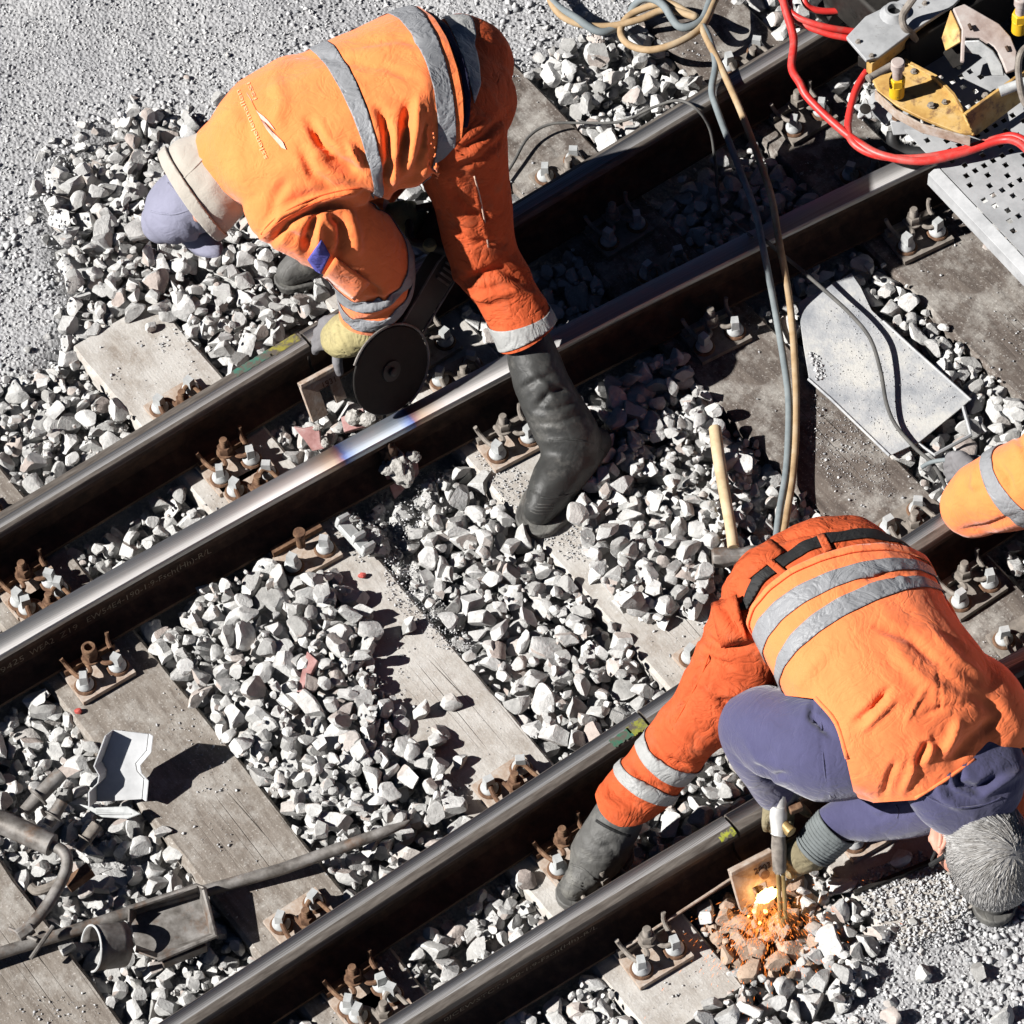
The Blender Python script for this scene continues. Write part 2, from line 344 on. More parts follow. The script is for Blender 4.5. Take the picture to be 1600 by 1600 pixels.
def gz(x, y):
    i = np.clip(searchsorted(xs, x) - 1, 0, nx - 2); j = np.clip(searchsorted(ys, y) - 1, 0, ny - 2)
    fx = (x - xs[i]) / (xs[i + 1] - xs[i]); fy = (y - ys[j]) / (ys[j + 1] - ys[j])
    return (GZ[j, i] * (1 - fx) + GZ[j, i + 1] * fx) * (1 - fy) + (GZ[j + 1, i] * (1 - fx) + GZ[j + 1, i + 1] * fx) * fy

# ------------------------------------------------------------------ sleepers
SLP = {'Y': (.80, 1.08), 'Z': (1.45, 1.726), 'A': (2.09, 2.366), 'B': (2.724, 3.0), 'C': (3.357, 3.633), 'D': (3.998, 4.27), 'E': (4.644, 4.92), 'F': (5.28, 5.556)}
v2 = np.array([cos(PSI), sin(PSI)]); w2 = np.array([-sin(PSI), cos(PSI)])
def sw(a, b, z=0.):
    p = a * v2 + b * w2; return Vector((p[0], p[1] - YS, z))
def to_sw(P):
    q = np.asarray(P, float)[..., :2] + np.array([0, YS]); return q @ v2, q @ w2
_ends = {k: None for k in SLP}
def wof(px, py): return float(to_sw(at(px, py, 0))[1])
top_end = {'Y': 6.75, 'Z': 6.75, 'A': 6.72, 'B': wof(185, 500), 'C': wof(440, 380), 'D': wof(800, 60), 'E': wof(1080, -40), 'F': 6.8}
bot_end = {'Y': 3.9, 'Z': 3.9, 'A': 3.9, 'B': wof(1010, 1640), 'C': wof(1440, 1470), 'D': 4.0, 'E': 3.9, 'F': 3.9}
SL_LABEL = {'Y': 'wooden sleeper past the left frame edge', 'Z': 'bare weathered sleeper in the bottom left corner under the crowbar end',
 'A': 'weathered brown sleeper under the bent steel channel and the crowbar', 'B': 'pale dusty sleeper half buried by the mound of white stones',
 'C': 'sleeper under the rubber boot of the standing worker, strewn with stones', 'D': 'dark sleeper carrying the dusty grey sheet metal plate',
 'E': 'brown sleeper half in shadow to the right of the dusty plate', 'F': 'wooden sleeper past the right frame edge'}
for k, (a, b) in SLP.items():
    c = sw((a + b) / 2, (top_end[k] + bot_end[k]) / 2); L = top_end[k] - bot_end[k]; W = b - a
    mb = MB(); K = 40; rings = []
    for i in range(K + 1):
        y = -L / 2 + L * i / K
        j = [noise.noise((y * 2.5, q * 5 + a * 7, a)) * .006 + noise.noise((y * 14, q * 5, a)) * .003 for q in range(6)]
        rings.append([Vector((-W / 2 + j[0], y, -.16)), Vector((W / 2 + j[1], y, -.16)), Vector((W / 2 + j[1], y, -.012)), Vector((W / 2 - .009 + j[1], y, j[2] * .25 - .0015)),
                      Vector((-W / 2 + .009 + j[0], y, j[3] * .25 - .0015)), Vector((-W / 2 + j[0], y, -.012))])
    mb.loft(rings)
    o = mb.build('wooden_sleeper', M_WOOD_DARK if k in 'DEF' else (M_WOOD_PALE if k in 'BC' else M_WOOD_MID), smooth=40)
    o.location = c; o.rotation_euler = (0, 0, PSI); tag(o, SL_LABEL[k], 'railway sleeper', 'sleepers under the switch rails')

# ------------------------------------------------------------------ rails
RZ = .016
PROF = [(-.070, 0), (.070, 0), (.070, .011), (.055, .0145), (.026, .023), (.012, .035), (.0085, .055), (.008, .085), (.010, .103), (.018, .111), (.032, .1165), (.0332, .121), (.0335, .1335),
        (.0318, .1425), (.0275, .1485), (.017, .1509), (.006, .1518), (-.006, .1518), (-.017, .1509), (-.0275, .1485), (-.0318, .1425), (-.0335, .1335), (-.0332, .121), (-.032, .1165), (-.018, .111), (-.010, .103), (-.008, .085), (-.0085, .055), (-.012, .035), (-.026, .023), (-.055, .0145), (-.070, .011)]
def rail(k, s0, s1, label, topmat, top_lo, top_hi, name='rail', mats=None):
    """piece of rail k between s0 and s1; faces across -0.03..0.03 in (top_lo, top_hi) carry the polished metal"""
    c = rp(k, (s0 + s1) / 2); ds = .1; NS = max(2, int((s1 - s0) / ds))
    S = np.linspace(s0, s1, NS + 1); mb = MB(); rings = []
    d = (rp(k, s1) - rp(k, s0)); az = math.atan2(d.y, d.x); Ri = Matrix.Rotation(-az, 3, 'Z')
    for s in S:
        rings.append([Ri @ (rp(k, s, -x, RZ + z) - c) for x, z in PROF])
    mb.loft(rings)
    me_m = []
    n = len(PROF)
    for f in range(len(mb.f) - 2):
        j = f % n; xa = -(PROF[j][0] + PROF[(j + 1) % n][0]) / 2; za = (PROF[j][1] + PROF[(j + 1) % n][1]) / 2
        me_m.append(1 if (za > .1485 and top_lo < xa < top_hi) else (2 if za > .135 or (topmat is None) else 0))
    mb.m = me_m + [3, 3]
    o = mb.build(name, [M_RUSTDARK, topmat, M_RHEAD, M_RHEAD], smooth=30); o.location = c; o.rotation_euler = (0, 0, az)
    tag(o, label, 'rail', 'rails of the switch'); return o
def s_of(px, py, z=.168): return float(to_st(at(px, py, z))[0])
j1 = s_of(478, 530); j3 = s_of(1003, 1118); j4 = s_of(1155, 1300); GAP = .004
weld_s = s_of(605, 690)
rail(1, -1.5, j1 - GAP, 'outer rail left of the saw cut under the gloved hand, green paint at its end', M_RTOP, -.018, .006)
rail_1b = rail(1, j1 + GAP, 9, 'outer rail right of the saw cut, running up behind the standing worker', M_RTOP, -.018, .015)
rw = rail(2, -1.5, 9, 'polished rail with the blue tinted fresh weld below the cutting disc', M_RTOP, -.036, .003)
rail(3, -1.5, j3 - GAP, 'inner rail left of its saw cut, passing below the mound of stones', M_RTOP, -.006, .026)
rail(3, j3 + GAP, 9, 'inner rail right of its saw cut, under the crouching worker', M_RTOP, -.006, .026)
rail(4, -1.5, j4 - GAP, 'near outer rail left of its saw cut, with a thin rod along its web', M_RTOP, -.006, .026)
rail(4, j4 + GAP, 9, 'near outer rail right of its saw cut, under the torch of the worker', M_RTOP, -.006, .026)
_wl = rw.matrix_basis.inverted() @ rp(2, weld_s)
rw.data.materials[1] = rail_top('heat_tinted_rail_head', _wl.x); 
_hm = rail_top('heat_tinted_rail_side', _wl.x); rw.data.materials[2] = _hm
# ------------------------------------------------------------------ rail fastenings (one of each part, then copies)
def screw_mesh():
    mb = MB()
    mb.lathe((0, 0, 0), [(.0225, 0), (.0235, .004), (.0225, .009), (.017, .015), (.0152, .019)], 20, mi=0)
    R = Matrix.Rotation(.5, 3, 'Z')
    mb.box((0, 0, .033), (.027, .022, .032), R, 0, taper=.86)
    o = mb.build('screw_spike', [M_GALV], bevel=0); me = o.data; bpy.data.objects.remove(o); return me
def washer_mesh():
    mb = MB(); mb.lathe((0, 0, 0), [(.029, 0), (.030, .003), (.027, .007), (.012, .008)], 18); o = mb.build('washer', M_RUST); me = o.data; bpy.data.objects.remove(o); return me
def nut_mesh(kind):
    mb = MB(); hexr = .0205
    def hexp(z0, h, r, rot=0): mb.lathe((0, 0, z0), [(r * .93, 0), (r, h * .12), (r, h * .85), (r * .9, h)], 6, Matrix.Rotation(rot, 3, 'Z'))
    mb.lathe((0, 0, -.006), [(.024, 0), (.024, .005), (.018, .006)], 16)
    hexp(0, .024, hexr, .3)
    if kind == 'hollow':
        mb.lathe((0, 0, .024), [(.019, 0), (.019, .022), (.0175, .024), (.0115, .024), (.0115, .008), (.001, .006)], 18)
    else:
        prof = []
        for i in range(9): prof += [(.0115, .024 + i * .003), (.0102, .0255 + i * .003)]
        mb.lathe((0, 0, 0), prof + [(.0095, .0525), (.001, .0535)], 14)
    o = mb.build('clip_bolt', M_RUST, smooth=30); me = o.data; bpy.data.objects.remove(o); return me
def stub_mesh():
    mb = MB(); mb.lathe((0, 0, -.03), [(.012, 0), (.012, .045), (.0145, .052), (.017, .056), (.016, .062), (.001, .063)], 14); o = mb.build('clip_bolt', M_RUST, smooth=30); me = o.data; bpy.data.objects.remove(o); return me
def clip_mesh(side):
    """W shaped sprung rod: loop round the bolt, arms pressing the rail foot, ends turned up"""
    mb = MB()
    for sx in (-1, 1):
        P = [(sx * .014, .030, .018), (sx * .016, .004, .022), (sx * .020, -.026, .026), (sx * .036, -.038, .030), (sx * .052, -.030, .026), (sx * .058, -.006, .020), (sx * .061, .018, .022), (sx * .065, .032, .034), (sx * .069, .036, .050)]
        mb.tube(catmull(P, 4), .0062, 8)
    o = mb.build('spring_clip', M_RUST); me = o.data; bpy.data.objects.remove(o); return me
def ridge_mesh():
    mb = MB(); mb.box((0, 0, .010), (.150, .018, .022)); o = mb.build('plate_rib', M_RUST); me = o.data; bpy.data.objects.remove(o); return me
def plate_mesh(y0, y1):
    mb = MB(); mb.box((0, (y0 + y1) / 2, .0075), (.158, y1 - y0, .015)); o = mb.build('base_plate', M_RUSTPALE, bevel=0); me = o.data; bpy.data.objects.remove(o); return me
SCREW, WASH, CLIP, RIB, STUB = screw_mesh(), washer_mesh(), clip_mesh(1), ridge_mesh(), stub_mesh()
NUT = {'nut': nut_mesh('nut'), 'hollow': nut_mesh('hollow')}
PLATE = {1: plate_mesh(-.185, .185), 2: plate_mesh(-.06, .185)}
def child(name, me, parent, loc, rz=0, m=None):
    o = bpy.data.objects.new(name, me); COL.objects.link(o); o.parent = parent; o.location = loc; o.rotation_euler = (0, 0, rz)
    if m is not None:
        o.material_slots[0].link = 'OBJECT'; o.material_slots[0].material = m
    return o
FAST_S = {'Y': .99, 'Z': 1.645, 'A': 2.285, 'B': 2.92, 'C': 3.555, 'D': 4.205, 'E': 4.85}
RAILN = {1: 'upper outer rail', 2: 'polished welded rail', 3: 'inner rail', 4: 'lower outer rail'}
SLPN = {'Y': 'leftmost sleeper', 'Z': 'corner sleeper', 'A': 'steel channel sleeper', 'B': 'stone mound sleeper', 'C': 'rubber boot sleeper', 'D': 'sheet metal sleeper', 'E': 'shaded right sleeper'}
fast_pts = []
for key, fs in FAST_S.items():
    for k in (1, 2, 3, 4):
        p = rp(k, fs); az = PHI if k in (1, 3) else math.atan2(*(rp(k, fs + .1) - rp(k, fs - .1)).yx)
        px, py = proj(p)
        if not (-70 < px < 1670 and -70 < py < 1670): continue
        rusty = key in 'YZAB' and k != 4
        cm = (M_RUST if (rusty or k == 3) and not (k == 3 and key in 'DE') else M_BOLTGREY)
        word = 'rust orange' if cm is M_RUST else 'dull grey'
        extra = {('A', 2): ', hollow nut,', ('B', 2): ', bare bolt stub,'}.get((key, k), '')
        t = thing('rail_fastening', p, '%s clip%s at crossing of %s and %s' % (word, extra, RAILN[k], SLPN[key]), 'rail fastening', 'rail fastenings on the sleepers', az)
        near_only = k in (2, 4) and False
        child('base_plate', PLATE[1], t, (0, 0, .001), 0, M_RUSTPALE if key in 'YZABC' else M_BOLTGREY)
        for sy in (-1, 1):
            fast_pts.append((fs, float(railc(k, fs)) + sy * .14))
            if (k, sy) in ((3, -1), (4, 1), (1, -1), (2, 1)) and key in 'YZ' : pass
            rot = 0 if sy < 0 else pi
            for sx in (-1, 1):
                q = (sx * .049, sy * .146, .016)
                wsh = child('washer', WASH, t, q); 
                child('screw_spike', SCREW, t, (q[0], q[1], q[2] + .007), random.uniform(0, 3), M_GALV)
            child('plate_rib', RIB, t, (0, sy * .082, .014), 0, cm)
            if (key, k, sy) == ('B', 2, -1):
                child('clip_bolt', STUB, t, (.0, sy * .108, .06), 0, cm); continue
            child('spring_clip', CLIP, t, (0, sy * .105, .020), rot, cm)
            child('clip_bolt', NUT['hollow' if (key, k, sy) == ('A', 2, -1) else 'nut'], t, (0, sy * .100, .052), random.uniform(0, 1), cm)

# ------------------------------------------------------------------ ballast: stones dropped on a height field
def stone_variant(seed, sub):
    bm = bmesh.new(); bmesh.ops.create_icosphere(bm, subdivisions=sub, radius=1)
    V = np.array([v.co for v in bm.verts]); Tn = np.array([[v.index for v in f.verts] for f in bm.faces]); bm.free()
    r = np.random.RandomState(seed); 
    k = r.randint(7, 11); Nn = r.normal(size=(k, 3)); Nn /= np.linalg.norm(Nn, axis=1)[:, None]; D = r.uniform(.34, .68, k)
    for _ in range(3):
        for nrm, d in zip(Nn, D):
            h = V @ nrm - d; V = V - np.maximum(h, 0)[:, None] * nrm
    V /= np.abs(V).max(0); 
    ns = np.array([[noise.noise(Vector(p) * 2.3 + Vector((seed, i * 9, 0))) for i in range(3)] for p in V]); V = V + ns * .035
    V *= np.array([1, r.uniform(.62, .95), r.uniform(.5, .8)])
    return V, Tn
VAR_HI = [stone_variant(i, 4 if False else 3) for i in range(22)]
VAR_LO = [stone_variant(100 + i, 2) for i in range(26)]
def rot_mats(n, r, tilt=.7):
    a = r.uniform(0, 2 * pi, n); b = r.normal(0, tilt, n); c = r.normal(0, tilt, n)
    ca, sa, cb, sb, cc, sc = np.cos(a), np.sin(a), np.cos(b), np.sin(b), np.cos(c), np.sin(c)
    Rz = np.zeros((n, 3, 3)); Rz[:, 0, 0] = ca; Rz[:, 0, 1] = -sa; Rz[:, 1, 0] = sa; Rz[:, 1, 1] = ca; Rz[:, 2, 2] = 1
    Rx = np.zeros((n, 3, 3)); Rx[:, 0, 0] = 1; Rx[:, 1, 1] = cb; Rx[:, 1, 2] = -sb; Rx[:, 2, 1] = sb; Rx[:, 2, 2] = cb
    Ry = np.zeros((n, 3, 3)); Ry[:, 1, 1] = 1; Ry[:, 0, 0] = cc; Ry[:, 0, 2] = sc; Ry[:, 2, 0] = -sc; Ry[:, 2, 2] = cc
    return Rz @ Rx @ Ry
G0 = -2.6; GS = .006; GN = int(5.2 / GS)
ax_ = G0 + (np.arange(GN) + .5) * GS
HX, HY = np.meshgrid(ax_, ax_)
HM = gz(HX.ravel(), HY.ravel()).reshape(GN, GN)
S_, W_ = to_sw(np.stack([HX, HY], -1)); RS_, RT_ = to_st(np.stack([HX, HY], -1))
ONS = np.zeros(HM.shape, bool)
for k, (a, b) in SLP.items():
    mk = (S_ > a) & (S_ < b) & (W_ > bot_end[k]) & (W_ < top_end[k]); HM[mk] = 0; ONS |= mk
DR = np.full(HM.shape, 9.)
for k in (1, 2, 3, 4): DR = np.minimum(DR, np.abs(RT_ - railc(k, RS_)))
HP = proj(np.stack([HX, HY, 0 * HX], -1)); HPX, HPY = HP[..., 0], HP[..., 1]
# how high the stones lie, by place
TG = np.where(ONS, -9., -.012)
def tgt(poly, z, on_sleepers=False):
    m = in_poly(HPX, HPY, poly)
    if not on_sleepers: m &= ~ONS
    TG[m] = z
for g in (GR_TL, GR_BR): tgt(g, -9, True)
BTW = ((RT_ < railc(1, RS_)) & (RT_ > railc(2, RS_))) | ((RT_ < railc(3, RS_)) & (RT_ > railc(4, RS_)))
TG[BTW & ~ONS] = -.02
tgt([(240, 950), (300, 925), (420, 890), (550, 925), (588, 985), (582, 1030), (612, 1090), (640, 1150), (690, 1210), (715, 1275), (640, 1310), (520, 1320), (430, 1250), (380, 1180), (300, 1090)], .03, True)
tgt([(330, 970), (540, 935), (575, 1080), (610, 1200), (510, 1260), (400, 1130)], .055, True)
tgt([(930, 690), (960, 590), (1060, 560), (1150, 690), (1180, 780), (1130, 860), (1090, 960), (1010, 985), (920, 905), (905, 800)], .035, True)
tgt([(640, 760), (720, 740), (1000, 990), (1020, 1080), (880, 1180), (640, 850)], .0)
tgt([(75, 275), (215, 178), (330, 190), (420, 300), (520, 470), (430, 540), (330, 560), (285, 505), (190, 500), (120, 490)], .012, True)
tgt([(850, 105), (1000, 60), (1090, 140), (1100, 160), (940, 235)], .012)
tgt([(0, 1100), (100, 1110), (240, 1290), (420, 1500), (200, 1600), (0, 1340)], -.045)
tgt([(1115, 1480), (1130, 1410), (1300, 1390), (1370, 1470), (1330, 1560), (1200, 1600), (1000, 1600)], .0)
tgt([(520, 690), (700, 600), (640, 900), (560, 800)], -.06)
tgt([(1270, 430), (1340, 440), (1540, 640), (1480, 700), (1300, 520)], -.035)
# keep clear of the fastenings
for fs, ft in fast_pts:
    TG[(np.abs(RS_ - fs) < .085) & (np.abs(RT_ - ft) < .055)] = -9
def keep(px, py, r):
    c = at(px, py, 0); TG[(HX - c.x) ** 2 + (HY - c.y) ** 2 < r * r] = -9
stones = []       # x, y, z, size, hi/lo
def drop(n, smin, smax, seed, bias=1.5, over=.6):
    r = np.random.RandomState(seed); px = r.uniform(-90, 1690, n); py = r.uniform(-90, 1690, n)
    sz = smin + (smax - smin) * r.power(1 / bias, n)
    for i in range(n):
        q = at(px[i], py[i], 0); a = sz[i]
        gx = int((q.x - G0) / GS); gy = int((q.y - G0) / GS); k = max(2, int(a * .85 / GS))
        if gx < k or gy < k or gx >= GN - k or gy >= GN - k: continue
        t = TG[gy, gx]
        if t < -5 or DR[gy, gx] < .062 + .55 * a: continue
        pt = HM[gy - k:gy + k + 1, gx - k:gx + k + 1]
        z0 = np.percentile(pt, 48)
        if z0 + .45 * a > t + over * .03: continue
        zc = z0 + .38 * a
        yy, xx = np.mgrid[-k:k + 1, -k:k + 1] * GS / (a * .95)
        dd = 1 - xx ** 2 - yy ** 2; top = np.where(dd > 0, zc + .68 * a * np.sqrt(np.maximum(dd, 0)), -9)
        np.maximum(pt, top, out=pt)
        stones.append((q.x, q.y, zc, a))
drop(4600, .024, .042, 1, 1.3)
drop(8500, .025, .046, 2, 1.1)
drop(8000, .016, .032, 3, 1.4)
drop(11000, .006, .016, 4, 1.3, .7)
# loose stones lying on sleepers, gravel and plates
for px, py, a in [(707, 1105, .030), (660, 1118, .034), (690, 1150, .030), (680, 1165, .040), (722, 1190, .027), (640, 985, .03), (520, 905, .03), (490, 925, .033), (505, 955, .03), (425, 520, .02),
                  (990, 965, .036), (905, 830, .034), (240, 515, .022), (105, 505, .034), (212, 190, .032), (235, 200, .03), (825, 1380, .03), (1405, 1345, .03), (1320, 1535, .038), (1530, 1520, .032), (1120, 970, .032), (1100, 920, .03),
                  (95, 275, .028), (60, 310, .03), (85, 330, .024), (130, 285, .03), (345, 155, .03), (295, 225, .034), (1440, 1520, .03), (1570, 1590, .036), (1390, 1590, .035), (360, 1160, .034), (380, 1185, .03)]:
    q = at(px, py, .0); gx = int((q.x - G0) / GS); gy = int((q.y - G0) / GS); k = int(a * .8 / GS); z0 = np.percentile(HM[gy - k:gy + k + 1, gx - k:gx + k + 1], 75)
    stones.append((q.x, q.y, z0 + .48 * a, a))
rq = np.random.RandomState(31); base_ = np.array(stones)
for i in rq.randint(0, len(base_), 5200):
    x, y = base_[i, :2] + rq.normal(0, .075, 2); gx = int((x - G0) / GS); gy = int((y - G0) / GS)
    if not (3 < gx < GN - 4 and 3 < gy < GN - 4): continue
    p_ = proj((x, y, 0.)); a = rq.uniform(.007, .021)
    if in_poly(p_[0], p_[1], GR_TL) or in_poly(p_[0], p_[1], GR_BR): stones.append((x, y, HM[gy, gx] + .35 * a, a))
LOOSE0 = len(stones)
stones = np.array(stones)
bed = bpy.data.objects.new('ballast_bed', None); COL.objects.link(bed); tag(bed, 'pale grey crushed limestone ballast filling the spaces between the sleepers', None, None, 'structure')
PX = proj(stones[:, :3]); inview = (PX[:, 0] > 5) & (PX[:, 0] < 1595) & (PX[:, 1] > 5) & (PX[:, 1] < 1595)
# not covered by a later stone
hz = HM[((stones[:, 1] - G0) / GS).astype(int), ((stones[:, 0] - G0) / GS).astype(int)]
free = stones[:, 2] + .68 * stones[:, 3] > hz - .004
score = stones[:, 3] * np.where(inview, 1, .01) * np.where(free, 1, .2)
top300 = set(np.argsort(-score)[:296].tolist())
HIM = [mesh_np('ballast_stone', V, Tn, M_STONE, 20) for V, Tn in VAR_HI]
RM = rot_mats(len(stones), RNG, .32)
accV, accT, off = [], [], 0
acc2V, acc2T, off2 = [], [], 0
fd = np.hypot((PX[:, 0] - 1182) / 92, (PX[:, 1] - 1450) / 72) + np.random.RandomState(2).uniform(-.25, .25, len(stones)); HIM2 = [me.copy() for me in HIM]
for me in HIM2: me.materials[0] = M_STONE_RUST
for i, (x, y, z, a) in enumerate(stones):
    if i in top300:
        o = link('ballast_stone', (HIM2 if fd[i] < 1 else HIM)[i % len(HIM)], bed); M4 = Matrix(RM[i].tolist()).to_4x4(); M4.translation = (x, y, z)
        o.matrix_basis = M4 @ Matrix.Diagonal((a, a, a, 1))
    else:
        V, Tn = (VAR_HI if a > .03 and inview[i] else VAR_LO)[i % 22]
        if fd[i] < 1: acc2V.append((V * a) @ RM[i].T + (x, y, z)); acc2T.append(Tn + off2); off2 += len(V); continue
        accV.append((V * a) @ RM[i].T + (x, y, z)); accT.append(Tn + off); off += len(V)
o = link('ballast_stones', mesh_np('ballast_stones', np.concatenate(accV), np.concatenate(accT), M_STONE, 20), bed); o['kind'] = 'stuff'
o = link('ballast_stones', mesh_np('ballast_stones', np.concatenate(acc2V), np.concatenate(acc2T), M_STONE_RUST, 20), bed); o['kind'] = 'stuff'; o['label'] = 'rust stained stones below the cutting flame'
print('stones', len(stones), 'tris', sum(map(len, accT)))

# ------------------------------------------------------------------ fine gravel and grit
def pebble_variants(n, seed):
    out = []; r = np.random.RandomState(seed)
    for i in range(n):
        bm = bmesh.new()
        for p in r.normal(size=(9, 3)) * (1, .8, .6): bm.verts.new(Vector(p).normalized() * .9 + Vector(p) * .1)
        h = bmesh.ops.convex_hull(bm, input=bm.verts[:]); bmesh.ops.triangulate(bm, faces=bm.faces[:]); bm.verts.ensure_lookup_table(); bm.verts.index_update()
        used = sorted({v.index for f in bm.faces for v in f.verts}); mp = {a: b for b, a in enumerate(used)}
        V = np.array([bm.verts[k].co for k in used]) * (1, r.uniform(.6, 1), r.uniform(.5, .8)); Tn = np.array([[mp[v.index] for v in f.verts] for f in bm.faces]); bm.free(); out.append((V, Tn))
    return out
PEBV = pebble_variants(14, 3)
def scatter(name, P, size, m=M_PEB, seed=0, parent=None):
    """P: n x 3 resting points, size: n radii"""
    r = np.random.RandomState(seed); RMx = rot_mats(len(P), r, .5); Vs, Ts, of = [], [], 0; ch = r.randint(0, len(PEBV), len(P))
    for c, (V, Tn) in enumerate(PEBV):
        I = np.where(ch == c)[0]
        if not len(I): continue
        W = np.einsum('nij,vj->nvi', RMx[I], V) * size[I][:, None, None] + (P[I] + np.stack([0 * size[I], 0 * size[I], size[I] * .35], -1))[:, None, :]
        Vs.append(W.reshape(-1, 3)); Ts.append((Tn[None] + (np.arange(len(I)) * len(V))[:, None, None]).reshape(-1, 3) + of); of += W.shape[0] * W.shape[1]
    o = link(name, mesh_np(name, np.concatenate(Vs), np.concatenate(Ts), m), parent); o['kind'] = 'stuff'; return o
def ray_pts(px, py, z=0.):
    x = (px - 800) / FPX; y = (800 - py) / FPX; c, s = cos(RO), sin(RO); x, y = c * x - s * y, s * x + c * y
    dy = cos(TH) + y * sin(TH); dz = -sin(TH) + y * cos(TH); t = (HC - z) / -dz
    return x * t, dy * t - YS
def surf(x, y):
    gx = np.clip(((x - G0) / GS).astype(int), 0, GN - 1); gy = np.clip(((y - G0) / GS).astype(int), 0, GN - 1)
    return HM[gy, gx]
r = np.random.RandomState(8); n = 60000
px = r.uniform(-80, 1680, n); py = r.uniform(-80, 1680, n)
dens = np.array([noise.noise((a / 150, b / 150, 1)) for a, b in zip(px, py)])
edge = np.array([noise.noise((a / 60, b / 60, 5)) for a, b in zip(px, py)]) * 40
ok = in_poly(px + edge, py + edge * .6, GR_TL) | in_poly(px + edge, py, GR_BR)
px, py, dens = px[ok], py[ok], dens[ok]
x, y = ray_pts(px, py)
dist_edge = np.clip((px + (800 - py)) / 900, 0, 1)
sz = .003 + .0095 * r.power(.42, len(px)) * np.clip(.75 + dens, .3, 1.5) * np.where(px > 1000, 1, np.clip(.45 + (px * .5 + py) / 520, .5, 1.05))
scatter('fine_gravel', np.stack([x, y, surf(x, y)], -1), sz, seed=1)
# grit on the sleepers and among the stones
n = 42000; px = r.uniform(-40, 1640, n); py = r.uniform(-40, 1640, n); x, y = ray_pts(px, py)
gx = np.clip(((x - G0) / GS).astype(int), 0, GN - 1); gy = np.clip(((y - G0) / GS).astype(int), 0, GN - 1)
nz = np.array([noise.noise((a * 4, b * 4, 9)) + .5 * noise.noise((a * 13, b * 13, 2)) for a, b in zip(x, y)])
pr_ = np.where(ONS[gy, gx], np.clip(nz * 1.6 - .05, .03, .8), .25)
on0 = ONS[gy, gx] & (np.abs(HM[gy, gx]) < .001)      # bare wood only
sel = (r.uniform(size=n) < np.where(on0, pr_, 0)) & (DR[gy, gx] > .075)
scatter('grit', np.stack([x, y, surf(x, y)], -1)[sel], .0012 + .0042 * r.power(.3, sel.sum()), seed=2)
def grit_patch(poly, n, lo, hi, z, seed):
    r = np.random.RandomState(seed); xs_ = [p[0] for p in poly]; ys_ = [p[1] for p in poly]
    px = r.uniform(min(xs_), max(xs_), n); py = r.uniform(min(ys_), max(ys_), n); ok = in_poly(px, py, poly); px, py = px[ok], py[ok]
    x, y = ray_pts(px, py); zz = surf(x, y) if z is None else np.full(len(x), z)
    return scatter('grit', np.stack([x, y, zz], -1), lo + (hi - lo) * r.power(.35, len(px)), seed=seed)
grit_patch([(600, 860), (640, 880), (740, 1000), (760, 1040), (680, 1010), (600, 930)], 2500, .001, .004, 0., 21)
grit_patch([(730, 690), (800, 720), (960, 880), (890, 880), (780, 780)], 3500, .001, .004, 0., 22)
grit_patch([(1320, 1370), (1440, 1330), (1520, 1400), (1500, 1470), (1400, 1490)], 2600, .002, .008, 0., 23)
grit_patch([(440, 800), (620, 690), (700, 740), (640, 850), (560, 880)], 3500, .001, .005, None, 24)
